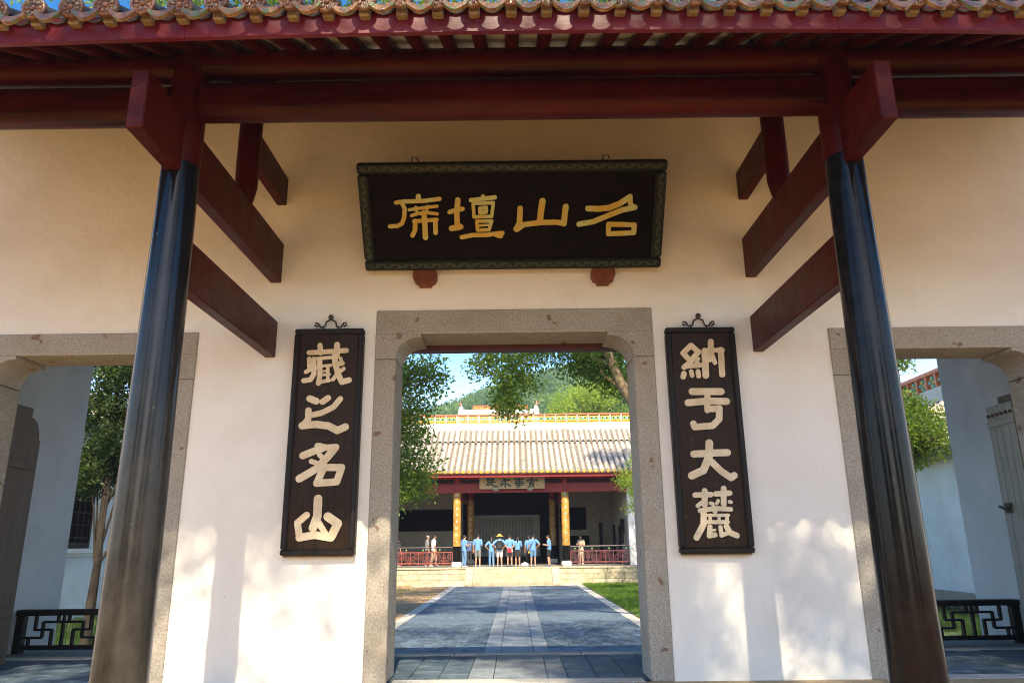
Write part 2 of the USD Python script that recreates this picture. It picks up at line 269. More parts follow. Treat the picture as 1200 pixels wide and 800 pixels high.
for s in (-1, 1):
    for k in range(4): part(plat, 'edge_slab', cbox(s * 1.95 + (k * 1.05 if s > 0 else -(k + 1) * 1.05), s * 1.95 + ((k + 1) * 1.05 - .006 if s > 0 else -k * 1.05 - .006), 1.905, 2.56, -.05, .0, .008), Mt['slab'])
    part(plat, 'platform_side', cbox(s * 1.9 if s > 0 else -12, 12 if s > 0 else -1.9, 2.552, 2.60, -.9, -.055, .005), Mt['granite'])
rs = thing('rear_step', 'stone steps down from the gate into the courtyard', 'steps', kind='structure')
for k in range(4): part(rs, 'tread', cbox(-1.88, 1.88, 1.905 + k * .34, 1.905 + (k + 1) * .34 + .0, -.9, -.17 * (k + 1), .01), Mt['granite_pale'])
fs = thing('front_step', 'stone steps up to the gate porch', 'steps', kind='structure')
for k in range(2): part(fs, 'tread', cbox(-4, 4, -3.42 - .34 * (k + 1), -3.42 - .34 * k, -.6, -.15 * (k + 1), .01), Mt['granite_pale'])

# ------------------------------------------------------------------ front wall with three stone-framed doorways
WT = 0.45
openings = [(-5.28, -3.10, 3.205), (-1.355, 1.365, 3.405), (3.08, 5.25, 3.175)]
w = sbox(-9, -.02, 9, 5.72)
for x0, x1, z1 in openings: w = w.difference(sbox(x0, -1, x1, z1))
gw = thing('gate_wall', 'white plastered gate wall, warm cream under the eaves, pierced by three stone doorways', 'wall')
part(gw, 'plaster', extr(w, 'y', 0.0, WT - .004), Mt['plaster'])
def doorway(x0, x1, z1, jw, tip, lh, ch, label):
    """outer edges, top of lintel, jamb width, corbel reach, lintel height, corbel height"""
    d = thing('stone_doorway', label, 'doorway', (0, 0, 0))
    y0, y1 = -0.018, WT
    part(d, 'lintel', cbox(x0, x1, y0, y1, z1 - lh, z1, .008), Mt['granite'])
    zc = z1 - lh - .004
    for s, xo in ((1, x0), (-1, x1)):
        pts = [(0, 0), (tip, 0), (tip, -.035)]
        r0 = tip - jw + .005; r1 = ch - .035 - .01
        for a in np.linspace(0, 1, 9): pts.append((tip - .012 - (r0 - .012) * math.sin(a * math.pi / 2), -.035 - r1 * (1 - math.cos(a * math.pi / 2))))
        pts += [(jw, -ch), (0, -ch)]
        P = Polygon([(xo + s * px, zc + pz) for px, pz in pts]).buffer(0)
        part(d, 'corbel', extr(P, 'y', y0, y1), Mt['granite'])
        a, b = (xo, xo + jw) if s > 0 else (xo - jw, xo)
        zj = zc - ch - .004
        part(d, 'jamb', cbox(a, b, y0, y1, .002, zj, .008), Mt['granite'])
    return d
doorway(-1.355, 1.365, 3.405, .205, .445, .238, .25, 'tall beige granite doorway in the middle of the white wall, wider than the side ones')
doorway(-5.28, -3.10, 3.205, .20, .42, .215, .25, 'granite side doorway behind the left black column')
doorway(3.08, 5.25, 3.175, .20, .42, .215, .25, 'granite side doorway behind the right black column, with a grey door leaf')
hb = top('door_head_beam', cbox(-1.30, 1.30, .452, .60, 3.115, 3.40, .01), Mt['maroon'], 'dark maroon timber behind the lintel of the middle doorway', 'beam')
# cross walls of the gate house
for s, nm in ((-1, 'left'), (1, 'right')):
    xa, xb = (-6.3, -5.9) if s < 0 else (5.9, 6.3)
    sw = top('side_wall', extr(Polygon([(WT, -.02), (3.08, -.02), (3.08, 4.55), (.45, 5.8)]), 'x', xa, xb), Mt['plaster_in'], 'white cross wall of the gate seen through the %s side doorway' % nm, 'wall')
# brown shouldered panels and a grey door leaf inside the side doorways
def shoulder_shape(w_, h, sh):
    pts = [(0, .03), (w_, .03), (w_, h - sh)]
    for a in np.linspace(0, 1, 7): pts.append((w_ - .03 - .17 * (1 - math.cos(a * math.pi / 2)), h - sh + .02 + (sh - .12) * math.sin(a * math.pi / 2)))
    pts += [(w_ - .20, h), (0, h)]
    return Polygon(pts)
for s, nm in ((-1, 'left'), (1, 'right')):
    d = thing('door_leaf', 'dark brown panel with rounded shoulder standing inside the %s side doorway' % nm, 'door', (s * 5.32, .47, 0))
    part(d, 'panel', extr(shoulder_shape(.76, 2.66, .34), 'x', -.025, .025), Mt['shoulder_brown'])
    for z in (.5, 2.0): part(d, 'batten', cbox(-.035 * s - .012, -.035 * s + .012, .04, .70, z, z + .09, .004), Mt['shoulder_brown'])
d = thing('door_leaf', 'grey studded door leaf with a dark lock in the right side doorway', 'door', (5.08, .46, 0))
for k in range(4): part(d, 'plank', cbox(-.03, .02, .005 + k * .105, .005 + (k + 1) * .105 - .003, .03, 2.52, .004), Mt['door_grey'])
part(d, 'rail', cbox(-.042, -.031, .0, .425, 2.30, 2.36, .003), Mt['door_grey'])
for k in range(6):
    part(d, 'stud', moved(trimesh.creation.icosphere(1, .018), (-.036, .03 + k * .072, 2.42)), Mt['iron'])
lk = part(d, 'lock_plate', cbox(-.05, -.031, .27, .37, 1.42, 1.52, .006), Mt['iron'])
part(lk, 'lock_bar', tube([(-.07, .22, 1.50), (-.07, .33, 1.46), (-.07, .42, 1.49)], [.012, .02, .012], 8), Mt['iron'])

# ------------------------------------------------------------------ porch columns, beams
for s, nm in ((-1, 'left'), (1, 'right')):
    X = s * 2.385
    c = thing('porch_column', 'tall black lacquered porch column with red head, %s of the middle doorway' % nm, 'column', (X, -2.2, 0))
    zs = np.linspace(.22, 3.80, 14); rs_ = .163 - (.163 - .128) * ((zs - .22) / 3.58) ** 1.2
    part(c, 'shaft', tube([(0, 0, z) for z in zs], rs_, 40), Mt['black_worn'] if s < 0 else Mt['black'], smooth=50)
    part(c, 'head', tube([(0, 0, 3.801), (0, 0, 4.2), (0, 0, 4.64)], [.132, .130, .128], 36), Mt['red'], smooth=50)
    part(c, 'plinth', lathe([(0, 0.0), (.25, 0), (.27, .06), (.24, .14), (.19, .2), (.17, .22), (0, .22)], 32), Mt['granite'], smooth=40)
    tb = thing('cantilever_beam', 'deep red tie beam through the %s column head, its end jutting out over the porch' % nm, 'beam', (X, 0, 0))
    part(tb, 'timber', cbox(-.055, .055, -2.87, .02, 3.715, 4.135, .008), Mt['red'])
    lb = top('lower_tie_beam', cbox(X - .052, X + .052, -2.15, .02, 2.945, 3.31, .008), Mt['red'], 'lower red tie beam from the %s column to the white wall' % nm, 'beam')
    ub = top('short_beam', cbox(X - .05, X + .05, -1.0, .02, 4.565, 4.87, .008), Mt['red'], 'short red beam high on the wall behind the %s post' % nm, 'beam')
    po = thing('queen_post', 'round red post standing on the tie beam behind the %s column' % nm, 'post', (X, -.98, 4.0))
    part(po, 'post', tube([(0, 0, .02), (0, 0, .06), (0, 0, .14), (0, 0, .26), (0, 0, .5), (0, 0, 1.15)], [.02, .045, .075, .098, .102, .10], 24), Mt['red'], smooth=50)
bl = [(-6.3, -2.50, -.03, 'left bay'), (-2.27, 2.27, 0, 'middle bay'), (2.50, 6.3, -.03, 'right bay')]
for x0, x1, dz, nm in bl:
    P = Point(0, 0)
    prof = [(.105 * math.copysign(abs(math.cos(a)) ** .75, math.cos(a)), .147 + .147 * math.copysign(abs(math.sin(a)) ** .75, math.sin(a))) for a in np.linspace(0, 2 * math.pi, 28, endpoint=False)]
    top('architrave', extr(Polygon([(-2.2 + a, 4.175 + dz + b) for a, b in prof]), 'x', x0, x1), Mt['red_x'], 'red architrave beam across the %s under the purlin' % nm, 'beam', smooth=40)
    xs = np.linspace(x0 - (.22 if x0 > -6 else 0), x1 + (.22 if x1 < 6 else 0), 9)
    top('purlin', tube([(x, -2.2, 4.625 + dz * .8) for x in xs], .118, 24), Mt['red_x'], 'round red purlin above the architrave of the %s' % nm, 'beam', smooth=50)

# ------------------------------------------------------------------ gate roof
SL = 0.50
def bow(x): return -.05 * (x / 3.2) ** 2 if abs(x) < 4 else -.078
roof = thing('gate_roof', 'tiled gate roof with amber glazed eave tiles over red rafters and fascia', 'roof')
PITCH = 0.229; NR = 26
ridge_y, ridge_z = .35, 4.40 + SL * 3.35
for k in range(-NR, NR + 1):
    x = k * PITCH + .01; dz = bow(x)
    ends = [(x, -2.985, 4.375 + dz), (x, ridge_y, 4.375 + SL * (ridge_y + 2.985) + dz * .0)]
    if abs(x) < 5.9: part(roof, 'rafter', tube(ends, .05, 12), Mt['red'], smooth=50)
nx = np.linspace(-6.3, 6.3, 43)
def slope_slab(y0, z0, y1, z1, t, bend=True):
    v, f = [], []
    for x in nx:
        b = bow(x) if bend else 0
        v += [[x, y0, z0 + b], [x, y1, z1], [x, y1, z1 + t], [x, y0, z0 + t + b]]
    for i in range(len(nx) - 1):
        a = i * 4
        for p, q in ((0, 1), (1, 2), (2, 3), (3, 0)): f += [[a + p, a + 4 + p, a + 4 + q], [a + p, a + 4 + q, a + q]]
    e = (len(nx) - 1) * 4; f += [[0, 1, 2], [0, 2, 3], [e, e + 2, e + 1], [e, e + 3, e + 2]]
    m = trimesh.Trimesh(v, f, process=False); m.fix_normals(); return m
part(roof, 'roof_boards', slope_slab(-2.98, 4.428, ridge_y, ridge_z + .045, .03), Mt['boards'])
part(roof, 'tile_bed', slope_slab(-3.02, 4.448, ridge_y, ridge_z + .095, .03), Mt['tile_dark'])
part(roof, 'rear_slope', slope_slab(3.75, 4.40, ridge_y + .001, ridge_z, .10, False), Mt['tile_dark'])
part(roof, 'rear_fascia', cbox(-6.3, 6.3, 3.755, 3.80, 4.33, 4.52, .006), Mt['red_fascia'])
part(roof, 'ridge', cbox(-6.3, 6.3, ridge_y - .12, ridge_y + .12, ridge_z + .06, ridge_z + .48, .02), Mt['lime'])
# fascia, bent with the eave, in three lengths
for x0, x1 in ((-6.3, -2.05), (-2.047, 2.06), (2.063, 6.3)):
    xs = np.linspace(x0, x1, 19); v, f = [], []
    for x in xs: b = bow(x); v += [[x, -3.03, 4.268 + b], [x, -2.995, 4.268 + b], [x, -2.995, 4.436 + b], [x, -3.03, 4.436 + b]]
    for i in range(len(xs) - 1):
        a = i * 4
        for p, q in ((0, 1), (1, 2), (2, 3), (3, 0)): f += [[a + p, a + 4 + p, a + 4 + q], [a + p, a + 4 + q, a + q]]
    e = (len(xs) - 1) * 4; f += [[0, 1, 2], [0, 2, 3], [e, e + 2, e + 1], [e, e + 3, e + 2]]
    m = trimesh.Trimesh(v, f, process=False); m.fix_normals(); part(roof, 'fascia_board', m, Mt['red_fascia'])
PIPES = {}
def half_pipe(x, y0, z0, y1, z1, r, up=True, n=8, th=.014, seg=8):
    """a row of overlapping half-round tiles running up the slope; up: arched, else a trough"""
    key = (round(y1 - y0, 4), round(z1 - z0, 4), r, up, n, th, seg)
    if key not in PIPES:
        L = math.hypot(y1 - y0, z1 - z0); d = np.array([0, (y1 - y0) / L, (z1 - z0) / L]); nrm = np.array([0, -d[2], d[1]])
        ang = np.linspace(0, math.pi, n); rings = []
        for i in range(seg):
            for e, rr in ((0, r), (1, r * .88)):
                c = d * (L * (i + e) / seg)
                outer = [c + np.array([math.cos(a) * rr, 0, 0]) + nrm * math.sin(a) * rr * (1 if up else -1) for a in ang]
                inner = [c + np.array([math.cos(a) * (rr - th), 0, 0]) + nrm * math.sin(a) * (rr - th) * (1 if up else -1) for a in ang]
                rings.append(outer + inner[::-1])
        m_ = 2 * n; v = np.array(rings).reshape(-1, 3); f = []
        for i in range(len(rings) - 1):
            for j in range(m_):
                a, b = i * m_ + j, i * m_ + (j + 1) % m_; f += [[a, b, b + m_], [a, b + m_, a + m_]]
        for e, w_ in ((0, 1), ((len(rings) - 1) * m_, -1)):
            for j in range(n - 1): f += [[e + j, e + m_ - 2 - j, e + j + 1][::w_], [e + j, e + m_ - 1 - j, e + m_ - 2 - j][::w_]]
        m = trimesh.Trimesh(v, f, process=False)
        if m.volume < 0: m.invert()
        PIPES[key] = m
    return moved(PIPES[key], (x, y0, z0))
# round cap with a raised rim, petals and boss: modelled facing -y
cap = [tube([(0, 0, 0), (0, .018, 0)], [.079, .079], 28)]
rim = trimesh.creation.torus(.069, .010, major_sections=28, minor_sections=8); rim.apply_transform(trimesh.transformations.rotation_matrix(math.pi / 2, [1, 0, 0])); cap.append(rim)
def blob(x, z, rx, rz, ry=.012, rot=0):
    m = trimesh.creation.icosphere(1, 1.0); m.apply_scale([rx, ry, rz]); m.apply_transform(trimesh.transformations.rotation_matrix(rot, [0, 1, 0])); m.apply_translation((x, 0, z)); return m
cap.append(blob(0, 0, .02, .02, .018))
for k in range(8):
    a = k * math.pi / 4 + .2; cap.append(blob(math.cos(a) * .041, math.sin(a) * .041, .013, .018, .011, -a + math.pi / 2))
for k in range(16):
    a = k * math.pi / 8; cap.append(blob(math.cos(a) * .058, math.sin(a) * .058, .005, .005, .008))
cap = cat(cap)
# drip tile: crescent lip hanging from a pan tile
up_ = [(.084 * math.cos(a), .084 * math.sin(a) * .62) for a in np.linspace(math.pi, 2 * math.pi, 13)]
lo_ = [(.098 * math.cos(a), .098 * math.sin(a) * .62 - .024 - .02 * max(0, math.cos((a - 1.5 * math.pi) * 1.6)) ** 2) for a in np.linspace(2 * math.pi, math.pi, 13)]
drip = cat([extr(Polygon(up_ + lo_), 'y', -.012, .012).apply_scale([.86, 1, 1.1]), blob(0, -.068, .026, .014, .010, 0), blob(-.045, -.052, .016, .010, .010, .5), blob(.045, -.052, .016, .010, .010, -.5)])
for k in range(-NR, NR + 1):
    x = k * PITCH + .005 + rng.uniform(-.005, .005); b = bow(x)
    part(roof, 'cover_tile_row', half_pipe(x, -3.10, 4.433 + b + .0, ridge_y - .1, ridge_z + .13, .062, True, 7, .014, 9), Mt['tile_dark'], smooth=40)
    c = cap.copy(); c.apply_transform(trimesh.transformations.rotation_matrix(rng.uniform(-.4, .4), [0, 1, 0])); c.apply_transform(trimesh.transformations.rotation_matrix(rng.uniform(-.07, .07), [0, 0, 1]))
    part(roof, 'eave_cap', moved(c, (x, -3.122 + rng.uniform(-.012, .012), 4.447 + b + rng.uniform(-.008, .008))), Mt['amber_red'], smooth=45)
    part(roof, 'mortar_block', cbox(x - .035, x + .035, -3.08, -3.0, 4.36 + b, 4.43 + b, .01), Mt['mortar'])
    xd = x + PITCH / 2
    part(roof, 'pan_tile_row', half_pipe(xd, -3.085, 4.462 + b, ridge_y - .1, ridge_z + .17, .086, False, 7, .012, 9), Mt['tile_dark'], smooth=40)
    dd = drip.copy(); dd.apply_transform(trimesh.transformations.rotation_matrix(rng.uniform(-.06, .06), [0, 1, 0])); dd.apply_transform(trimesh.transformations.rotation_matrix(-.25, [1, 0, 0]))
    part(roof, 'drip_tile', moved(dd, (xd + rng.uniform(-.008, .008), -3.125, 4.428 + b + rng.uniform(-.010, .008))), Mt['amber'], smooth=35)

# ------------------------------------------------------------------ inscribed boards
GL = {
    'xi': [(46,[-896,733,-895,704]),(37,[-1114,675,-1044,686,-847,688,-695,707]),(37,[-1062,683,-1033,618,-1046,524,-1070,471,-1119,448,-1189,445]),(28,[-991,604,-921,615,-816,627,-722,636]),(23,[-926,631,-918,568]),(23,[-815,637,-824,572]),(30,[-972,549,-912,567,-807,574,-724,562]),(35,[-952,493,-858,498,-731,506]),(40,[-940,497,-948,404,-975,353]),(49,[-851,575,-848,462,-850,331]),(42,[-746,503,-749,378])],
    'tan': [(49,[-520,694,-537,553,-533,423]),(40,[-603,578,-538,598,-479,607]),(52,[-592,418,-503,434]),(39,[-395,690,-279,702,-166,715]),(37,[-279,725,-279,708]),(30,[-375,657,-371,528,-200,532,-181,664,-375,657]),(35,[-311,612,-252,618,-253,576,-312,568,-311,612]),(30,[-346,486,-340,397,-228,401,-201,488,-346,486]),(19,[-339,442,-216,449]),(40,[-496,329,-395,349,-277,348,-100,367]),(49,[-159,352,-118,340])],
    'shan': [(51,[75,605,67,458,35,404]),(58,[289,673,275,573,264,479]),(53,[513,617,503,535,498,452]),(49,[41,401,111,449,264,465,416,468,498,455])],
    'ming': [(53,[728,597,833,592,926,601,1029,640,1124,703]),(44,[1124,703,1134,627,1176,603]),(49,[1176,603,1055,578,917,524,779,467,645,445]),(45,[930,441,1181,432,1177,354,933,345,930,441])],
    'cang': [(45,[-1981,2968,-1795,2975,-1622,2986]),(47,[-1880,3040,-1869,2963]),(55,[-1715,3044,-1712,2929]),(40,[-1977,2907,-1970,2830]),(37,[-2000,2778,-1958,2802,-1904,2817]),(45,[-1932,2904,-1921,2754,-1952,2701,-2015,2692]),(30,[-1897,2908,-1755,2919]),(45,[-1875,2893,-1862,2753,-1874,2665]),(25,[-1843,2834,-1763,2841]),(30,[-1792,2822,-1785,2696]),(15,[-1832,2784,-1785,2788]),(22,[-1856,2746,-1771,2752]),(32,[-1852,2678,-1773,2692]),(52,[-1734,2980,-1725,2866,-1689,2751,-1650,2675,-1583,2693]),(44,[-1655,2858,-1684,2855]),(35,[-1638,2807,-1697,2758,-1737,2701]),(32,[-1674,2909,-1666,2878])],
    'zhi': [(61,[-1947,2517,-1884,2491]),(54,[-1823,2485,-1773,2521]),(51,[-1657,2511,-1717,2434,-1823,2380,-1909,2361]),(56,[-1952,2404,-1950,2320,-2003,2254]),(65,[-2003,2260,-1877,2271,-1755,2255,-1669,2210,-1595,2243])],
    'ming2': [(65,[-1977,1979,-1872,2021,-1793,2047]),(54,[-1846,2069,-1753,2050,-1672,2056]),(67,[-1679,2050,-1748,1963,-1842,1858,-1997,1767]),(43,[-1896,1925,-1845,1908]),(43,[-1823,1984,-1799,1961]),(62,[-1776,1868,-1611,1866,-1650,1735,-1834,1724,-1776,1868])],
    'shan2': [(74,[-1813,1583,-1810,1428,-1844,1326]),(58,[-1910,1439,-1988,1372,-1963,1252]),(74,[-1715,1424,-1620,1360,-1672,1249]),(65,[-1962,1241,-1827,1263,-1675,1238]),(50,[-1808,1390,-1729,1274])],
    'na': [(50,[1711,2997,1631,2921,1671,2870]),(50,[1711,2997,1778,2932,1679,2819,1631,2781]),(44,[1646,2790,1782,2799]),(32,[1772,2862,1750,2824,1789,2805]),(49,[1623,2718,1614,2687]),(39,[1694,2739,1701,2699]),(42,[1759,2738,1762,2692]),(52,[1906,3033,1898,2937,1883,2854]),(59,[1840,2940,1831,2697]),(42,[1837,2944,2010,2946]),(54,[1995,2949,1988,2705]),(39,[1903,2924,1929,2822])],
    'yu': [(63,[1689,2543,1963,2540]),(63,[1643,2436,1828,2451,2007,2444]),(53,[1831,2523,1819,2363]),(58,[1852,2375,1934,2378,1922,2276,1857,2216,1688,2204,1678,2236])],
    'da': [(62,[1660,1952,1815,1960,1973,1963]),(67,[1812,2053,1800,1931,1738,1804,1626,1755]),(59,[1819,1880,1904,1790,1986,1732,2018,1753])],
    'lu': [(46,[1644,1579,1787,1583]),(51,[1734,1615,1724,1491]),(35,[1660,1482,1696,1510]),(30,[1778,1505,1798,1500]),(46,[1833,1587,1961,1594]),(48,[1910,1636,1898,1495]),(28,[1835,1502,1850,1527]),(30,[1954,1516,1966,1513]),(40,[1678,1439,1812,1459,1957,1449]),(43,[1806,1465,1813,1434]),(53,[1710,1417,1700,1319,1628,1204]),(25,[1738,1398,1933,1397]),(33,[1733,1338,1922,1336]),(28,[1767,1398,1762,1342]),(25,[1847,1397,1843,1342]),(30,[1921,1396,1912,1331]),(43,[1756,1294,1745,1218,1795,1226]),(20,[1784,1267,1799,1269]),(35,[1851,1293,1855,1220,1910,1241]),(48,[1906,1298,1932,1243,1993,1218])],
    'shi': [(52,[-1614,4852,-1240,4848,-1299,4681,-1605,4675,-1614,4852]),(46,[-1614,4762,-1273,4765]),(52,[-1501,4658,-1664,4484]),(58,[-1403,4673,-1388,4529]),(45,[-1404,4599,-1143,4670]),(71,[-1615,4499,-1404,4535,-1209,4431,-1015,4397])],
    'qiu': [(52,[-752,4826,-591,4744]),(72,[-590,4840,-587,4392]),(58,[-819,4667,-379,4758]),(58,[-853,4427,-673,4569]),(45,[-868,4539,-722,4586]),(65,[-495,4567,-285,4427]),(59,[-427,4823,-343,4758])],
    'shi4': [(52,[-86,4803,451,4823]),(65,[207,4864,201,4384,87,4347]),(39,[1,4706,400,4717,383,4621,0,4616,1,4706]),(52,[-56,4562,528,4572]),(45,[8,4475,413,4484])],
    'shi5': [(58,[660,4682,677,4762,1237,4772,1212,4692]),(59,[923,4872,921,4760]),(45,[757,4665,1098,4681]),(45,[772,4585,1064,4598]),(39,[920,4696,917,4504]),(45,[803,4521,1037,4518,1029,4432,795,4435,803,4521]),(52,[703,4346,840,4415]),(52,[1060,4349,964,4414])],
}
def scroll(n, L, r):
    out = []
    for k in range(n):
        x = -L / 2 + (k + .5) * L / n; s = 1 if k % 2 else -1
        t = np.linspace(0, 1.6 * math.pi, 12); rr = r * (1 - t / (2.1 * math.pi))
        out.append(LineString(np.c_[x + rr * np.cos(t + .4), s * rr * np.sin(t + .4)]).buffer(.004, quad_segs=2))
        out.append(LineString([(x - L / n * .5, -s * r * .8), (x, -s * r * .2), (x + L / n * .5, s * r * .8)]).buffer(.0035, quad_segs=2))
    return unary_union(out).simplify(.001)
U = np.array([0, -.65, .833]); U /= np.linalg.norm(U); Nn = np.cross([1.0, 0, 0], U)   # board's up and (outward is -Nn)
def lean(m):
    v = np.array(m.vertices); P = np.array([0, -.1, 3.797]) + np.c_[v[:, 0], np.zeros(len(v)), np.zeros(len(v))] + v[:, 2:3] * U - v[:, 1:2] * Nn
    return trimesh.Trimesh(P, m.faces, process=False)
HB, WB = 1.05, 1.462
nb = thing('name_board', 'large black horizontal board with four gold characters leaning out above the middle doorway', 'board')
part(nb, 'panel', lean(box(-WB + .05, WB - .05, .005, .05, .05, HB - .05)), Mt['dark_panel'])
for x0, x1, z0, z1 in ((-WB, WB, 0, .105), (-WB, WB, HB - .105, HB), (-WB, -WB + .105, .106, HB - .106), (WB - .105, WB, .106, HB - .106)):
    fr = part(nb, 'frame_rail', lean(cbox(x0, x1, -.03, .045, z0, z1, .018)), Mt['frame_green'])
    hz = x1 - x0 > 1
    S = scroll(42 if hz else 13, (x1 - x0 - .06) if hz else (z1 - z0 - .02), .022)
    from shapely import affinity
    if not hz: S = affinity.rotate(S, 90, origin=(0, 0))
    S = affinity.translate(S, (x0 + x1) / 2, (z0 + z1) / 2)
    part(fr, 'scrollwork', lean(extr(S, 'y', -.036, -.029)), Mt['scroll'])
for g in ('xi', 'tan', 'shan', 'ming'):
    part(nb, 'character', lean(extr(stroke_poly(GL[g]), 'y', -.012, .006)), Mt['gold_char'])
for xk in (-.92, .87): part(nb, 'hook', lean(tube([(xk - .02, -.01, HB), (xk - .01, -.01, HB + .05), (xk + .03, -.01, HB + .045), (xk + .05, -.01, HB + .0)], .008, 6)), Mt['iron'])
for xk, nm in ((-.876, 'left'), (.893, 'right')):
    b = thing('board_support', 'small carved russet block under the %s end of the large black board' % nm, 'bracket', (xk, 0, 3.70))
    oc = Polygon([(-.118, .02), (-.118, .075), (-.09, .11), (.09, .11), (.118, .075), (.118, .02), (.10, -.02), (.07, -.035), (.06, -.06), (-.06, -.06), (-.07, -.035), (-.10, -.02)])
    part(b, 'block', extr(oc, 'y', -.11, .01), Mt['russet'])
    part(b, 'carving', cat([extr(Point(0, .015).buffer(.04, quad_segs=4).difference(Point(0, .005).buffer(.022, quad_segs=4)), 'y', -.122, -.108), extr(LineString([(-.09, .05), (-.05, .03), (0, .07), (.05, .03), (.09, .05)]).buffer(.01, quad_segs=2), 'y', -.12, -.108)]), Mt['russet'])
def couplet(xc, x0, x1, z0, z1, glyphs, label):
    t = thing('couplet_board', label, 'board')
    y = -.07
    part(t, 'panel', cbox(x0 + .03, x1 - .03, y - .0, -.01, z0 + .03, z1 - .03, .004), Mt['brown_panel'])
    fw = .052
    for a, b, c, d in ((x0, x1, z0, z0 + fw), (x0, x1, z1 - fw, z1), (x0, x0 + fw, z0 + fw + .001, z1 - fw - .001), (x1 - fw, x1, z0 + fw + .001, z1 - fw - .001)):
        part(t, 'frame_rail', cbox(a, b, y - .028, -.004, c, d, .012), Mt['blackwood'])
    for g in glyphs: part(t, 'character', extr(stroke_poly(GL[g]), 'y', y - .010, y + .004), Mt['cream_char'])
    xm = (x0 + x1) / 2
    h = [(-.125, .05), (-.155, .065), (-.15, .09), (-.125, .085), (-.10, .045), (-.06, .05), (-.045, .10), (0, .125), (.045, .10), (.06, .05), (.10, .045), (.125, .085), (.15, .09), (.155, .065), (.125, .05)]
    hk = part(t, 'hanger', cat([tube([(xm + a, y + .02, z1 - .02 + b) for a, b in h], .0095, 8), tube([(xm - .075, y + .02, z1 - .02), (xm - .075, y + .02, z1 + .035)], .008, 6), tube([(xm + .075, y + .02, z1 - .02), (xm + .075, y + .02, z1 + .035)], .008, 6)]), Mt['iron'], smooth=50)
    part(hk, 'nail', moved(trimesh.creation.icosphere(2, .026), (xm, y + .01, z1 + .125)), Mt['iron'], smooth=True)
    part(t, 'wall_cleat', cbox(x0 + .02, x1 - .02, -.06, -.002, z0 - .016, z0 - .002, .003), Mt['mortar'])
couplet(-1.8, -2.128, -1.458, 1.085, 3.205, ('cang', 'zhi', 'ming2', 'shan2'), 'dark vertical board with four cream characters left of the middle doorway')
couplet(1.8, 1.472, 2.142, 1.065, 3.175, ('na', 'yu', 'da', 'lu'), 'dark vertical board with four cream characters right of the middle doorway')

# ------------------------------------------------------------------ lattice benches at the back of the side bays
for s, nm in ((-1, 'left'), (1, 'right')):
    x0, x1 = (-5.895, -2.0) if s < 0 else (2.0, 5.895)
    lt = thing('lattice_bench', 'low dark brown lattice bench rail behind the %s side doorway' % nm, 'railing', (x0, 2.28, 0))
    L = x1 - x0; y0, y1 = -.022, .022
    part(lt, 'top_rail', cbox(0, L, -.075, .075, .415, .48, .012), Mt['blackwood'])
    part(lt, 'bottom_rail', cbox(.09, L - .09, -.028, .028, .035, .085, .006), Mt['blackwood'])
    for xp in (0, L / 2 - .045, L - .09): part(lt, 'post', cbox(xp, xp + .09, -.05, .05, .0, .414, .008), Mt['blackwood'])
    for h0, h1 in ((.09, L / 2 - .045), (L / 2 + .045, L - .09)):
        n = 4; wu = (h1 - h0) / n; b = .012; zz0, zz1 = .086, .414; H = zz1 - zz0
        for u in range(n):
            X = h0 + u * wu; m_ = (lambda q: q) if u % 2 == 0 else (lambda q: 1 - q)
            def vb(a, z0_, z1_): x = X + m_(a) * wu; part(lt, 'lattice_bar', box(x - b, x + b, y0, y1, zz0 + z0_ * H, zz0 + z1_ * H), Mt['blackwood'])
            def hbar(a0, a1, z): p, q = sorted((X + m_(a0) * wu, X + m_(a1) * wu)); part(lt, 'lattice_bar', box(p, q, y0 - .002, y1 + .002, zz0 + z * H - b, zz0 + z * H + b), Mt['blackwood'])
            vb(.28, .52, 1); hbar(.28, .72, .52); vb(.72, 0, .52)
            hbar(.48, 1.0, .78); vb(.48, .25, .78) ; hbar(0, .48, .25)
            vb(.86, .78, 1); vb(.14, 0, .25)
            if u: vb(0 if u % 2 == 0 else 1, 0, 1)

# ------------------------------------------------------------------ courtyard path and lawn
GZ = -0.85
path = thing('courtyard_path', 'grey paved path with a pale slab strip down its middle leading to the hall', 'path', kind='structure')
part(path, 'bed', box(-3.42, 3.42, 5.2, 33.4, -1.0, GZ - .012), Mt['bed'])
for x0, x1, L in ((-.66, -.335, 1.3), (-.327, .31, .62), (.318, .63, 1.1)):
    y = 5.3
    while y < 33.0:
        l = L * rng.uniform(.8, 1.2); part(path, 'strip_slab', cbox(x0, x1, y, min(y + l - .008, 33.3), -.95, GZ + rng.uniform(-.004, .002), .006), Mt['slab']); y += l
for x0, x1 in ((-3.42, -3.1), (3.1, 3.42)):
    y = 5.3
    while y < 33.2: part(path, 'edge_stone', cbox(x0, x1, y, min(y + .98, 33.35), -.95, GZ + rng.uniform(0, .006), .008), Mt['granite_pale']); y += .99
far, n_near = [], 0
y = 5.3; row = 0
while y < 32.9:
    for xa, xb in ((-3.09, -.668), (.638, 3.09)):
        x = xa - (.11 if row % 2 else 0)
        while x < xb - .03:
            a, b = max(x, xa), min(x + .218, xb)
            if b - a > .03:
                zt = GZ + rng.uniform(-.012, .0)
                if y > 8.3 and n_near < 300:
                    part(path, 'paving_brick', cbox(a, b, y, y + .412, -.95, zt, .006), Mt['paver']); n_near += 1
                else:
                    m = box(a, b, y, y + .412, -.95, zt); m.faces = m.faces[2:]; far.append(m)
            x += .222
    y += .42; row += 1
part(path, 'far_paving', cat(far), Mt['paver'], kind='stuff')
part(path, 'cross_band', cbox(-5.5, 5.5, 33.41, 34.8, -.95, GZ - .002, .01), Mt['granite_pale'])
lawn = top('lawn', sheet(np.linspace(9, 34.7, 8), np.linspace(3.46, 9.5, 4), lambda x, y: GZ + .008), Mt['lawn'], 'bright green lawn right of the paved path', 'lawn', kind='structure')
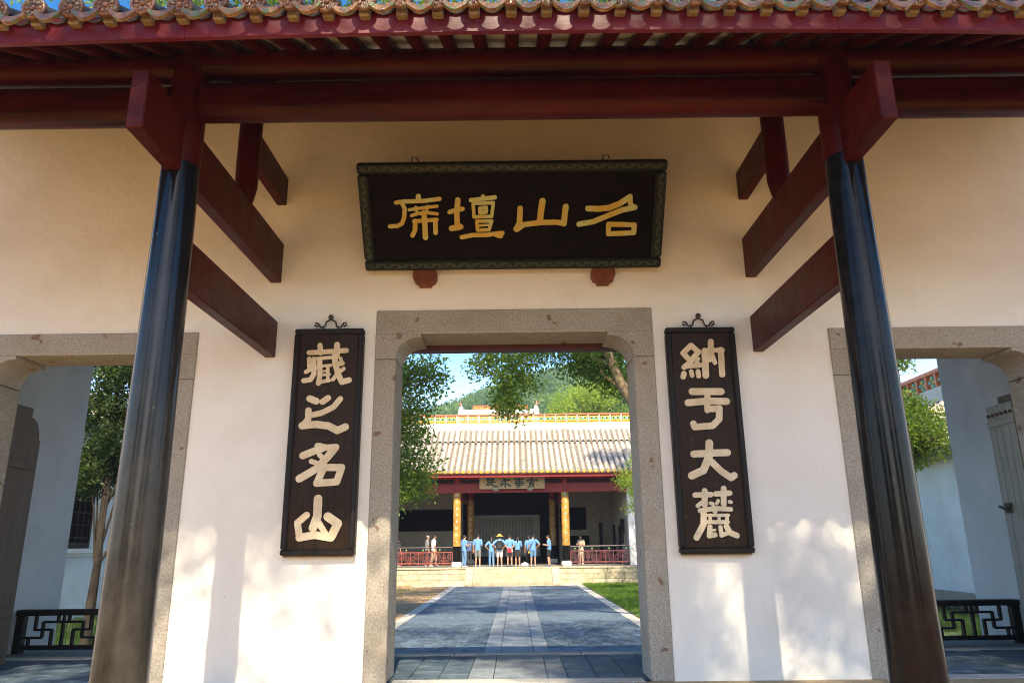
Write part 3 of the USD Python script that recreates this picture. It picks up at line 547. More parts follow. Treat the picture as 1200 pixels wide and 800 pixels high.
def instancer(parent, name, protos, P, scales, tilt=None, mats=None, kind=None, label=None, q=None, category=None):
    pp = str(parent.GetPath()) if parent else '/World'
    pi = UsdGeom.PointInstancer.Define(stage, pp + '/' + numbered(pp, name))
    base = str(pi.GetPath()); rel = pi.CreatePrototypesRel(); n = len(P)
    for i, (m, mt) in enumerate(protos):
        rel.AddTarget(usdkit.mesh(stage, f'{base}/clump_{i:03d}' if i else f'{base}/clump', m, mt).GetPath())
    pi.CreatePositionsAttr(Vt.Vec3fArray.FromNumpy(np.asarray(P, np.float32)))
    pi.CreateScalesAttr(Vt.Vec3fArray.FromNumpy(np.repeat(np.asarray(scales, np.float32)[:, None], 3, 1)))
    if q is None:
        q = rng.normal(size=(n, 4)); q /= np.linalg.norm(q, axis=1, keepdims=True)
    pi.CreateOrientationsAttr(Vt.QuathArray([Gf.Quath(*[float(v) for v in r]) for r in q]))
    pi.CreateProtoIndicesAttr(Vt.IntArray.FromNumpy(rng.integers(0, len(protos), n).astype(np.int32)))
    return tag(pi.GetPrim(), label, category, None, kind)
def tuft(n=14, h=.09):
    v, f = [], []
    for k in range(n):
        x, y = rng.uniform(-.08, .08, 2); a = rng.uniform(0, 2 * math.pi); w_ = .006; hh = h * rng.uniform(.5, 1.1); lx, ly = rng.uniform(-.04, .04, 2)
        c, s = math.cos(a) * w_, math.sin(a) * w_; i = len(v)
        v += [[x - c, y - s, 0], [x + c, y + s, 0], [x + lx, y + ly, hh]]; f.append([i, i + 1, i + 2])
    return trimesh.Trimesh(v, f, process=False)
def zrot(n): a = rng.uniform(0, math.pi, n); return np.c_[np.cos(a), np.zeros(n), np.zeros(n), np.sin(a)]
gp = np.c_[rng.uniform(3.5, 9.4, 5200), rng.uniform(12, 34.6, 5200), np.full(5200, GZ + .01)]
instancer(None, 'lawn_grass', [(tuft(), Mt['grass']), (tuft(), Mt['grass'])], gp, rng.uniform(.8, 1.5, len(gp)), kind='stuff', label='blades of bright grass on the lawn right of the path', q=zrot(len(gp)), category='grass')
gp = np.c_[rng.uniform(-12.5, -3.6, 900), rng.uniform(8, 34, 900), np.full(900, GZ)]; gp = gp[rng.uniform(size=900) < np.clip((-gp[:, 0] - 4) / 6, .05, 1)]
instancer(None, 'weed_grass', [(tuft(10, .12), Mt['leaf_yellow']), (tuft(12, .1), Mt['grass'])], gp, rng.uniform(.8, 1.6, len(gp)), kind='stuff', label='yellowing tufts of grass on the bare earth left of the path', q=zrot(len(gp)), category='grass')

for x0, x1, nm in ((-12.8, -6.6, 'left of the earth strip, under the garden house'), (9.52, 12.84, 'along the right corridor wall')):
    top('grass_bank', sheet(np.linspace(2.7, 33, 12), np.linspace(x0, x1, 4), lambda x, y: GZ + .012 + (.03 * (x - 9.5) if x > 0 else 0)), Mt['hill'], 'rough grass ' + nm, 'grass', kind='structure')
    n = 3200; gp = np.c_[rng.uniform(x0, x1, n), rng.uniform(2.8, 33, n), np.full(n, GZ + .015)]
    instancer(None, 'bank_grass', [(tuft(16, .22), Mt['leaf_yew']), (tuft(14, .2), Mt['leaf_dark'])], gp, rng.uniform(.7, 1.6, n), kind='stuff', label='tufts of rough grass ' + nm, q=zrot(n), category='grass')

# ------------------------------------------------------------------ the hall
HC = -.27; TZ = .04
ter = thing('hall_terrace', 'raised sunlit ashlar terrace of the far hall', 'terrace')
part(ter, 'core', box(-12.5, 12, 34.86, 52, -1, TZ - .10), Mt['ashlar'])
part(ter, 'floor', box(-12.5, 12, 35.22, 52, TZ - .0995, TZ - .002), Mt['hallfloor'])
for x0, x1 in ((-12.5, -2.72), (2.3, 12)):
    z = -.88
    for r, h in enumerate((.27, .30, .24)):
        x = x0
        while x < x1 - .05:
            l = min(rng.uniform(.8, 1.9), x1 - x); 
            if x1 - x - l < .3: l = x1 - x
            part(ter, 'ashlar_block', cbox(x + .006, x + l - .006, 34.80 + rng.uniform(-.012, .012), 35.1, z + .005, z + h - .005, .014), Mt['ashlar']); x += l
        z += h
x = -12.5
while x < 11.9:
    part(ter, 'coping_slab', cbox(x, x + 1.38, 34.76, 35.22, TZ - .09, TZ, .012), Mt['ashlar']); x += 1.386
st = thing('hall_steps', 'pale stone steps between two cheek slabs up to the hall terrace', 'steps', (0, 0, 0))
for k in range(5):
    part(st, 'tread', cbox(-2.30, 1.88, 33.42 + k * .27, 34.79, -1 + .0, GZ + .165 * (k + 1) - .005 - (.02 if k == 4 else 0), .012), Mt['ashlar'])
for x0, x1 in ((-2.71, -2.31), (1.89, 2.29)):
    part(st, 'cheek_slab', extr(Polygon([(33.36, -1), (33.36, GZ + .1), (34.65, TZ - .03), (34.79, TZ - .03), (34.79, -1)]), 'x', x0, x1), Mt['ashlar'])

hall = thing('lecture_hall', 'open-fronted hall with tan name board, gold columns and a sunlit tiled roof across the courtyard', 'hall')
cols = [HC - 9.3, HC - 3.09, HC + 3.09]
def hall_column(x, y, gold, top_):
    part(hall, 'column_base', lathe([(0, TZ), (.27, TZ), (.31, TZ + .08), (.29, TZ + .18), (.24, TZ + .27), (0, TZ + .27)], 20, (x, y, 0)), Mt['lime'], smooth=40)
    part(hall, 'column', tube([(x, y, TZ + .27), (x, y, 2), (x, y, top_)], [.20, .195, .19], 24), Mt['black'], smooth=50)
    part(hall, 'column_head', tube([(x, y, 4.12), (x, y, top_ + .02)], [.20, .20], 20), Mt['hall_red'], smooth=50)
    if gold:
        a = np.linspace(math.pi * 1.02, math.pi * 1.98, 13); P = [(x + .225 * math.cos(t), y + .225 * math.sin(t)) for t in a] + [(x + .204 * math.cos(t), y + .204 * math.sin(t)) for t in a[::-1]]
        cp = part(hall, 'column_board', extr(Polygon(P), 'z', 1.14, 4.10), Mt['hall_gold'])
        for k in range(8):
            z = 1.42 + k * .36; S = []
            for q in range(5):
                ax, az = rng.uniform(-.055, .055, 2); bx, bz = (rng.uniform(-.075, .075), az + rng.uniform(-.02, .02)) if q % 2 else (ax + rng.uniform(-.02, .02), rng.uniform(-.08, .08))
                S.append(LineString([(ax, az), (bx, bz)]).buffer(.02, quad_segs=2))
            m = extr(unary_union(S), 'y', 0, .012); m.apply_translation((x, y - .236, z)); part(cp, 'character', m, Mt['ridge_cream'] if x < 0 else Mt['ridge_teal'])
for x in cols: hall_column(x, 36.4, x > -5, 5.3)
for x in (-3.0, 2.42): hall_column(x, 43.5, True, 6.4)
# beams, fascia, rafters
part(hall, 'front_beam', cbox(-12, 6.4, 36.24, 36.56, 4.10, 4.62, .02), Mt['hall_red'])
part(hall, 'upper_beam', cbox(-12, 6.4, 36.28, 36.52, 4.86, 5.06, .02), Mt['hall_red'])
part(hall, 'beam_infill', box(-12, 6.4, 36.38, 36.42, 4.62, 4.86), Mt['maroon'])
part(hall, 'inner_beam', cbox(-12, 6.4, 43.4, 43.7, 4.9, 5.5, .02), Mt['maroon'])
for x in (HC - 3.09, HC + 3.09): part(hall, 'cross_beam', cbox(x - .12, x + .12, 36.6, 43.4, 3.85, 4.3, .02), Mt['hall_red'])
part(hall, 'eave_fascia', cbox(-12.2, 10.2, 35.02, 35.06, 4.86, 5.02, .006), Mt['hall_red'])
# inside: screen, back wall, side bay walls, dark boards, end walls
part(hall, 'back_wall', box(-3.6, 2.9, 47.5, 47.8, TZ, 7), Mt['blackwood'])
scr = part(hall, 'screen', cbox(-3.15, 1.65, 46.0, 46.12, .45, 3.22, .01), Mt['stele'], label='grey screen covered with columns of small dark writing')
lines = []
for k in range(38):
    x = -2.55 + k * .1; z = 2.98
    while z > .75:
        h = rng.uniform(.04, .075); lines.append(box(x - .022, x + .022 * rng.uniform(.3, 1), 45.993, 45.999, z - h, z)); z -= h + .022
part(scr, 'writing', cat(lines), Mt['ink'], kind='stuff')
part(hall, 'screen_frame', cbox(-3.3, 1.8, 45.95, 46.2, TZ, .44, .01), Mt['blackwood'])
for x0, x1 in ((-12.2, -3.6), (2.9, 6.4)):
    part(hall, 'bay_wall', box(x0, x1, 44.6, 44.9, TZ, 6.5), Mt['shaded_hall_wall'])
for x0, x1, z0, z1 in ((-7.9, -3.75, 2.15, 3.55), (3.0, 4.75, 2.15, 3.60)):
    part(hall, 'dark_board', cbox(x0, x1, 44.5, 44.59, z0, z1, .01), Mt['dark_panel'])
part(hall, 'dark_board', cbox(3.3, 4.9, 44.5, 44.59, 1.1, 1.75, .01), Mt['dark_panel'])
part(hall, 'end_wall', box(6.4, 6.9, 36.6, 47, TZ, 6.6), Mt['shaded_hall_wall'])
part(hall, 'end_pier', cbox(6.38, 9.5, 36.25, 36.599, TZ, 5.2, .01), Mt['plaster'])
part(hall, 'end_wall', box(-12.6, -12.2, 36.6, 47, TZ, 6.6), Mt['shaded_hall_wall'])
for yy, h in ((39.6, 2.3), (42.3, 2.4)):
    part(hall, 'side_door', cbox(6.34, 6.399, yy, yy + .9, TZ, h, .005), Mt['blackwood'])
part(hall, 'wall_lamp', cat([cbox(6.1, 6.32, 37.6, 37.82, 1.75, 2.6, .02), cbox(6.15, 6.27, 37.65, 37.77, 1.2, 1.74, .02)]), Mt['blackwood'])
part(hall, 'door_panel', cbox(5.6, 5.8, 44.4, 44.59, TZ, 2.6, .01), Mt['blackwood'])
ceil = [box(-12.2, 6.4, 36.6, 47.8, 5.56, 5.62)]
for x0, x1 in ((-3.7, -3.6), (2.9, 3.0)): part(hall, 'back_wall', box(x0, x1, 44.901, 47.8, TZ, 7), Mt['blackwood'])
part(hall, 'ceiling', cat(ceil), Mt['maroon'])
# name board
bd = thing('hall_board', 'tan board with four dark green characters hung under the eaves of the far hall', 'board')
part(bd, 'panel', cbox(-2.06, 1.66, 35.92, 35.98, 4.28, 5.10, .012), Mt['board_tan'])
for g in ('shi', 'qiu', 'shi4', 'shi5'):
    part(bd, 'character', extr(stroke_poly(GL[g]).buffer(.004), 'y', 35.905, 35.925), Mt['ink'])
for xk in (-1.12, .82): part(bd, 'support', lathe([(0, -.09), (.10, -.08), (.17, -.02), (.17, .03), (0, .04)], 16, (xk, 35.95, 4.235)), plain('support_grey', (.3, .28, .25)), smooth=40)
# roof: lower slope, step, upper slope, ridge; rows of half round tiles over pan tiles
RP = .338; nrow = 0; xr0, xr1 = -12.2, 10.2
hr = thing('hall_roof', 'long sunlit roof of weathered tiles with an amber and teal openwork ridge', 'roof')
def quad_slab(x0, x1, y0, z0, y1, z1, t):
    P = Polygon([(y0, z0), (y1, z1), (y1, z1 + t), (y0, z0 + t)]); return extr(P, 'x', x0, x1)
low0, low1, up0, up1 = (34.95, 5.06), (38.62, 7.12), (38.52, 7.20), (39.95, 8.22)
part(hr, 'lower_bed', quad_slab(xr0, xr1, *low0, *low1, .07), Mt['tile_pan'])
part(hr, 'upper_bed', quad_slab(xr0, xr1, *up0, *up1, .07), Mt['tile_pan'])
part(hr, 'roof_underside', quad_slab(xr0, xr1, low0[0], low0[1] - .05, low1[0], low1[1] - .05, .04), Mt['hall_red'])
part(hr, 'rear_slope', quad_slab(xr0, xr1, 40.2, 8.25, 48.2, 4.9, .1), Mt['tile_pan'])
x = xr0 + .15
ec = cat([tube([(0, 0, 0), (0, .03, 0)], [.105, .105], 12), blob(0, 0, .05, .05, .02)])
ed = cat([extr(Polygon([(-.13, .05), (-.07, .0), (0, -.07), (.07, .0), (.13, .05), (.07, .03), (0, .01), (-.07, .03)]), 'y', -.015, .015)])
while x < xr1 - .1:
    xx = x + rng.uniform(-.008, .008)
    part(hr, 'tile_row', half_pipe(xx, low0[0] - .06, low0[1] + .075, low1[0], low1[1] + .08, .122, True, 7, .02, 13), Mt['tile_grey'], smooth=45)
    part(hr, 'upper_tile_row', half_pipe(xx, up0[0] - .03, up0[1] + .075, up1[0], up1[1] + .08, .122, True, 7, .02, 5), Mt['tile_grey'], smooth=45)
    part(hr, 'eave_cap', moved(ec, (xx, low0[0] - .085, low0[1] + .10)), Mt['ridge_amber'], smooth=40)
    part(hr, 'drip_tile', moved(ed, (xx + RP / 2, low0[0] - .07, low0[1] + .03)), Mt['amber'])
    x += RP
part(hr, 'ridge_base', cbox(xr0, xr1, 39.86, 40.28, 8.18, 8.66, .02), Mt['lime'])
part(hr, 'ridge_bottom_rail', cbox(xr0, xr1, 39.9, 40.24, 8.662, 8.73, .015), Mt['ridge_amber'])
part(hr, 'ridge_top_rail', cbox(xr0, xr1, 39.88, 40.26, 9.17, 9.26, .02), Mt['ridge_red'])
x = xr0 + .1; PW = .70
fl = cat([blob(0, 0, .09, .085, .05)]);
while x < xr1 - .3:
    part(hr, 'ridge_post', cbox(x - .045, x + .045, 39.9, 40.24, 8.732, 9.168, .012), Mt['ridge_cream'])
    xm = x + PW / 2; sgn = 1
    pet = []
    for (a, b) in ((-.2, .11), (.2, .11), (-.2, -.11), (.2, -.11), (-.08, .12), (.08, .12), (-.08, -.12), (.08, -.12)): pet.append(moved(blob(0, 0, .085, .07, .05, rng.uniform(-.5, .5)), (xm + a, 40.0, 8.95 + b)))
    rp = part(hr, 'ridge_panel', cat(pet), Mt['ridge_amber'], smooth=True)
    part(rp, 'flower', cat([moved(fl, (xm, 39.97, 8.95)), moved(blob(0, 0, .06, .05, .05), (xm - .24, 39.98, 8.95)), moved(blob(0, 0, .06, .05, .05), (xm + .24, 39.98, 8.95))]), Mt['ridge_teal'], smooth=True)
    x += PW
# railings of the hall
def hall_rail(x0, x1, mt, label):
    r = thing('fret_railing', label, 'railing', (0, 0, 0)); y = 36.32
    part(r, 'hand_rail', tube([(x0, y, 1.09), (x1, y, 1.09)], .035, 10), Mt['rail_dark'])
    part(r, 'upper_rail', cbox(x0, x1, y - .03, y + .03, .80, .86, .006), mt); part(r, 'lower_rail', cbox(x0, x1, y - .035, y + .035, .20, .27, .006), mt)
    n = int(round((x1 - x0) / .475)); wu = (x1 - x0) / n
    for k in range(n + 1): part(r, 'post', cbox(x0 + k * wu - .022, x0 + k * wu + .022, y - .028, y + .028, TZ + .02, .80, .004), mt)
    for k in range(n):
        X = x0 + k * wu; H = .53; Z = .27; b = .014; bars = []
        fx = (lambda q: q) if k % 2 == 0 else (lambda q: 1 - q)
        for a0, z0, a1, z1 in ((.2, .3, .2, .72), (.2, .72, .62, .72), (.62, .45, .62, .72), (.4, .45, .62, .45), (.8, .7, .8, .28), (.38, .28, .8, .28), (.38, .28, .38, .55), (.38, .55, .62, .55), (0, .5, .2, .5), (.8, .5, 1, .5), (.5, .72, .5, 1), (.5, 0, .5, .28), (.2, .85, .2, 1), (.8, 0, .8, .14), (0, .86, .35, .86), (.65, .14, 1, .14)):
            p, q = sorted((X + fx(a0) * wu, X + fx(a1) * wu)); bars.append(box(p - b, q + b, y - .02, y + .02, Z + z0 * H - b, Z + z1 * H + b))
        part(r, 'fret_panel', cat(bars), mt)
        if k % 2 == 0: part(r, 'knob', moved(trimesh.creation.icosphere(1, .05), (X + wu / 2, y, .95)), Mt['knob'], smooth=True); part(r, 'peg', tube([(X + wu / 2, y, .86), (X + wu / 2, y, 1.06)], .018, 8), mt)
hall_rail(HC - 9.0, HC - 3.33, Mt['fret_sunlit'], 'fretwork railing left of the hall steps, sunlight mixed into its russet')
hall_rail(HC + 3.33, 6.9, Mt['fret_shaded'], 'fretwork railing right of the hall steps, shade mixed into its plum red')

# pavilion roof rising behind the hall
pv = thing('rear_pavilion', 'small sunlit pavilion roof with finials rising behind the hall ridge', 'building', (0, 0, .5))
part(pv, 'body', box(-5.0, 2.0, 60.6, 66, -1, 11.2), Mt['lime'])
part(pv, 'roof_bed', extr(Polygon([(58.6, 10.3), (61.6, 12.45), (61.6, 12.65), (64.8, 10.3)]), 'x', -5.4, 2.4), Mt['tile_pan'])
prs = plain('pavilion_tile', (.50, .30, .22), .8)
for k in range(30): part(pv, 'tile_row', half_pipe(-5.25 + k * .256, 58.5, 10.34, 61.5, 12.49, .09, True, 5, .02, 6), prs, smooth=45)
part(pv, 'ridge_base', cbox(-5.0, 2.0, 61.45, 61.85, 12.5, 12.95, .02), Mt['lime'])
part(pv, 'ridge_rail', cat([cbox(-3.9, 1.2, 61.5, 61.8, 13.26, 13.34, .01), cbox(-3.9, 1.2, 61.5, 61.8, 12.952, 13.0, .01)] + [cbox(-3.9 + k * .51 - .03, -3.9 + k * .51 + .03, 61.53, 61.77, 13.001, 13.259, .005) for k in range(11)]), Mt['ridge_red'])
for k in range(10): part(pv, 'ridge_panel', cat([blob(-3.9 + (k + .5) * .51 + a, 13.13 + b, .09, .07, .05) for a, b in ((-.1, .05), (.1, .05), (-.1, -.05), (.1, -.05))]).apply_translation((0, 61.62, 0)), Mt['ridge_amber'], smooth=True)
for s, xx in ((-1, -5.0), (1, 2.0)):
    g = part(pv, 'gable_ridge', extr(Polygon([(58.55, 10.45), (61.6, 12.75), (61.6, 13.2), (61.3, 13.2), (58.5, 10.85)]), 'x', xx - .18, xx + .18), Mt['lime'])
    fi = part(pv, 'finial', cat([tube([(xx, 61.6, 13.2), (xx, 61.6, 13.4), (xx + s * .1, 61.6, 13.55), (xx + s * .06, 61.6, 13.72), (xx - s * .08, 61.6, 13.75), (xx - s * .14, 61.6, 13.64)], [.2, .15, .12, .10, .08, .05], 10), tube([(xx + s * .12, 61.6, 13.4), (xx + s * .38, 61.6, 13.6), (xx + s * .55, 61.6, 13.95)], [.08, .045, .015], 8)]), Mt['amber'], smooth=50)

# ------------------------------------------------------------------ side buildings and garden walls
lw = thing('garden_house', 'white garden house with moulded sill course and a dark lattice window left of the courtyard', 'building')
part(lw, 'wall', box(-13.4, -13.0, 5, 33, -1, 5.2), Mt['plaster_in'])
part(lw, 'sill_course', cbox(-13.0, -12.9, 5, 33, 1.06, 1.20, .02), Mt['lime'])
part(lw, 'sill_course', cbox(-13.0, -12.94, 5, 33, .98, 1.055, .01), Mt['lime'])
for y0 in (14.1, 19.0, 24.0):
    wn = part(lw, 'window_frame', cat([cbox(-13.0, -12.93, y0, y0 + 2.1, 1.22, 1.34, .01), cbox(-13.0, -12.93, y0, y0 + 2.1, 3.1, 3.22, .01), cbox(-13.0, -12.93, y0, y0 + .1, 1.345, 3.095, .01), cbox(-13.0, -12.93, y0 + 2.0, y0 + 2.1, 1.345, 3.095, .01)]), Mt['blackwood'])
    part(wn, 'pane', box(-12.995, -12.99, y0 + .1, y0 + 2.0, 1.35, 3.09), Mt['dark_panel'])
    br = []
    for k in range(7): br.append(box(-12.985, -12.95, y0 + .1 + k * .3, y0 + .13 + k * .3, 1.35, 3.09))
    for k in range(5): br.append(box(-12.984, -12.951, y0 + .1, y0 + 2.0, 1.5 + k * .36, 1.53 + k * .36))
    part(wn, 'lattice', cat(br), Mt['blackwood'])
part(lw, 'roof', extr(Polygon([(-12.2, 4.75), (-15.5, 6.5), (-18.8, 4.75), (-18.8, 4.6), (-15.5, 6.3), (-12.2, 4.6)]), 'y', 4.8, 33.2), Mt['tile_pan'])
for k in range(60): m = half_pipe(0, -3.3, 4.84, 0, 6.58, .1, True, 5, .02, 8); m.apply_transform(trimesh.transformations.rotation_matrix(math.pi / 2, [0, 0, 1])); m.apply_translation((-15.5, 5.1 + k * .46, 0)); part(lw, 'tile_row', m, Mt['tile_grey'], smooth=45)
rw = thing('corridor_building', 'white corridor building with tiled roof and glazed ridge right of the courtyard', 'building')
part(rw, 'wall', box(13.0, 13.4, 5, 33.5, -1, 4.0), Mt['plaster_in'])
part(rw, 'plinth', cbox(12.85, 13.0, 5, 33.5, -1, -.28, .02), Mt['granite'])
part(rw, 'roof_bed', extr(Polygon([(12.1, 3.75), (15.4, 5.95), (18.7, 3.75), (18.7, 3.6), (15.4, 5.8), (12.1, 3.6)]), 'y', 4.8, 33.7), Mt['tile_pan'])
for k in range(62): m = half_pipe(0, -3.35, 3.82, 0, 6.02, .1, True, 5, .02, 8); m.apply_transform(trimesh.transformations.rotation_matrix(-math.pi / 2, [0, 0, 1])); m.apply_translation((15.4, 5.0 + k * .46, 0)); part(rw, 'tile_row', m, Mt['tile_grey'], smooth=45)
part(rw, 'ridge_base', cbox(15.2, 15.6, 4.8, 33.7, 5.9, 6.5, .02), Mt['granite_pale'])
part(rw, 'ridge_top_rail', cbox(15.2, 15.6, 4.8, 33.7, 7.02, 7.16, .02), Mt['ridge_red'])
for k in range(44):
    y = 5.0 + k * .65
    part(rw, 'ridge_post', cbox(15.22, 15.58, y - .05, y + .05, 6.502, 7.018, .01), Mt['ridge_red'])
    if k < 43:
        rp = part(rw, 'ridge_panel', cat([moved(trimesh.creation.icosphere(1, .1), (15.4, y + a, 6.76 + b)) for a, b in ((.16, .13), (.49, .13), (.16, -.13), (.49, -.13), (.325, .0))]), Mt['ridge_amber'], smooth=True)
        part(rp, 'flower', cat([moved(trimesh.creation.icosphere(1, .08), (15.34, y + a, 6.76 + b)) for a, b in ((.325, .16), (.325, -.16), (.13, 0), (.52, 0))]), Mt['ridge_teal'], smooth=True)

# ------------------------------------------------------------------ trees
def clump(n, leaf, wide=.5, flat=1.0):
    v, f = [], []
    for k in range(n):
        d = rng.normal(size=3); d /= np.linalg.norm(d); c = d * rng.uniform(.15, 1.0) ** .6; c[2] *= flat
        a = rng.normal(size=3) + d * .8 + np.array([0, 0, -.5]); a /= np.linalg.norm(a); b = np.cross(a, rng.normal(size=3) + np.array([0, 0, .8])); b /= np.linalg.norm(b); nn = np.cross(a, b)
        L = leaf * rng.uniform(.7, 1.25); W = L * wide; i = len(v)
        v += [c, c + a * L * .5 + b * W * .5 + nn * L * .06, c + a * L, c + a * L * .5 - b * W * .5 + nn * L * .06]
        f += [[i, i + 1, i + 2], [i, i + 2, i + 3]]
    return trimesh.Trimesh(v, f, process=False)
def lobe_points(c, r, n, seed, gap=.42):
    out = []
    while len(out) < n:
        d = rng.normal(size=(n * 3, 3)); d /= np.linalg.norm(d, axis=1, keepdims=True)
        p = d * rng.uniform(0, 1, (n * 3, 1)) ** .45
        P = np.asarray(c) + p * np.asarray(r)
        keep = meshkit.noise(P / (max(min(r), .4) * .75) + 31.7, seed) > gap
        out += list(P[keep])
    return out[:n]
def tree(name, label, base, top_z, lobes, lm, size=.45, leaf=.26, nleaf=34, bark='bark', r0=.25, trunk=None, limbs=None, group=None, limb_min=25, gap=.42, flat=.7, lean=(0, 0)):
    t = thing(name, label, 'tree', base, group=group); b = np.array(base, float); seed = abs(hash(label)) % 97 if False else len(label) * 7 + len(lobes)
    pts = np.array(trunk, float) if trunk is not None else np.array([[0, 0, -.3], [lean[0] * .2 + .05, lean[1] * .2, top_z * .25], [lean[0] * .55 - .05, lean[1] * .55 + .05, top_z * .6], [lean[0], lean[1], top_z]])
    rr = r0 * np.linspace(1.15, .35, len(pts)); rr[0] *= 1.25
    part(t, 'trunk', tube(pts, rr, 12), Mt[bark], smooth=50)
    P = []
    for c, r, n in lobes:
        c = np.array(c, float) - b; P += lobe_points(c, r, n, seed)
        k = np.clip((c[2] * .55) / top_z, .2, .95); i = k * (len(pts) - 1); i0 = min(int(i), len(pts) - 2); s = pts[i0] + (pts[i0 + 1] - pts[i0]) * (i - i0)
        if n >= limb_min:
            mid = (s + c) / 2 + np.array([0, 0, .15 * np.linalg.norm(c - s)]); lr = r0 * .42 * (1 - .5 * k)
            part(t, 'limb', tube([s, s * .5 + mid * .5, mid, mid * .45 + c * .55 + np.array([0, 0, .08]), c], lr * np.array([1, .85, .65, .4, .15]), 7), Mt[bark], smooth=50)
            for _ in range(3):
                e = c + rng.normal(size=3) * np.asarray(r) * .5; part(t, 'twig', tube([mid * .4 + c * .6, (mid * .3 + c * .7 + e) / 2 + rng.normal(size=3) * .05, e], lr * np.array([.35, .22, .08]), 5), Mt[bark])
    for lpts, lr in (limbs or []): part(t, 'limb', tube(np.array(lpts) - b, lr, 10), Mt[bark], smooth=50)
    P = np.array(P)
    instancer(t, 'crown', [(clump(nleaf, leaf, .5, flat), lm) for _ in range(3)], P, size * rng.uniform(.7, 1.25, len(P)))
    return t
L_ = Mt
tree('camphor_tree', 'dark leafy tree beside the left jamb of the middle doorway, branches before the hall', (-5.8, 14.0, GZ), 11, [
    ((-3.75, 14, 5.5), (1.25, 1.3, 1.1), 130), ((-3.2, 14, 4.5), (1.0, 1.0, .9), 90), ((-3.5, 14, 3.3), (1.35, 1.1, .85), 110), ((-4.0, 13.6, 2.5), (1.0, .9, .55), 60), ((-2.75, 14, 6.15), (.75, .6, .28), 34), ((-2.35, 14, 5.75), (.45, .5, .2), 14), ((-2.75, 14, 2.9), (.55, .6, .5), 30),
    ((-5.0, 14, 5), (1.4, 1.5, 2.4), 150), ((-4.5, 6, 12.5), (3.2, 3, 2), 420), ((-1.2, 7, 11.5), (1.6, 3, 1.2), 160), ((-8, 8, 12), (3, 3, 2.2), 240), ((-3, 12, 10), (3, 4, 1.5), 330), ((-2.2, 18, 10.3), (3, 3.5, 1.3), 330), ((-6.5, 15, 9.5), (3, 3.5, 2.2), 260)], Mt['leaf'], size=.42, leaf=.27, nleaf=36, r0=.34)
tree('camphor_tree', 'large tree whose pale limb and drooping branches hang in the top of the middle doorway', (6.6, 13.0, GZ), 11, [
    ((1.25, 12, 6.3), (1.1, 1.2, .62), 95), ((.1, 12, 6.0), (.85, .9, .5), 70), ((-.1, 12, 5.3), (.5, .5, .45), 42), ((-.75, 12.2, 5.75), (.36, .4, .34), 24), ((-.2, 12, 4.65), (.36, .36, .40), 34), ((.45, 12, 5.15), (.25, .3, .2), 10), ((1.9, 12.4, 5.75), (.75, .8, .42), 50), ((2.4, 12.6, 6.2), (.9, .8, .6), 110), ((2.6, 12.3, 5.5), (.7, .6, .45), 50), ((3.6, 12.6, 6.2), (.8, .8, .9), 50),
    ((4.5, 6, 12.8), (3.4, 3, 2), 420), ((1.4, 7, 11.6), (1.6, 3, 1.2), 160), ((8.5, 8, 12.5), (3, 3, 2.2), 240), ((2.5, 11.5, 9.8), (2.6, 3.5, 1.4), 300), ((3.0, 18, 10.4), (3, 3.5, 1.3), 320), ((7, 15, 9.5), (2.5, 3, 2), 220)], Mt['leaf'], size=.36, leaf=.28, nleaf=34, bark='bark_pale', r0=.36, limb_min=200,
    limbs=[([(5.9, 13, 1.2), (4.7, 12.6, 2.6), (3.7, 12.1, 3.7), (3.1, 12, 4.62), (2.75, 12, 5.3), (2.45, 12, 6.1), (1.6, 11.8, 7.6), (.6, 11.6, 8.6)], [.2, .18, .16, .14, .13, .12, .09, .04]), ([(2.6, 12, 5.7), (1.6, 12, 6.1), (.7, 12, 6.15), (0, 12, 5.9)], [.06, .045, .03, .015]), ([(2.9, 12, 5.0), (2.3, 12.1, 5.5), (2.15, 12.1, 6.3)], [.05, .045, .03])])
tree('maple_tree', 'light green maple with thin foliage beside the right end of the hall eaves', (6.9, 26.5, GZ), 7, [
    ((4.95, 26, 3.85), (.75, .8, .34), 46), ((5.5, 26, 3.35), (.6, .6, .3), 34), ((5.6, 26, 4.6), (.6, .6, .4), 34), ((5.3, 26, 2.7), (.5, .5, .12), 12), ((7.2, 26.5, 8.2), (1.8, 2, 1.5), 200), ((7.2, 26, 5.0), (1.4, 1.5, 1.0), 120)], Mt['leaf_light'], size=.32, leaf=.30, nleaf=30, r0=.13)
tree('tall_tree', 'tall tree beyond the maple right of the path, its shadow falling on the hall roof', (9.2, 22.0, GZ), 18, [((6.9, 23.3, 18.2), (1.5, 1.6, 1.3), 150), ((8.0, 22.6, 16.5), (1.6, 1.6, 1.3), 120), ((9.5, 22, 14.5), (2.4, 2.4, 2.2), 220), ((10, 21, 11), (2, 2, 1.6), 140)], Mt['leaf'], size=.5, leaf=.26, r0=.3)
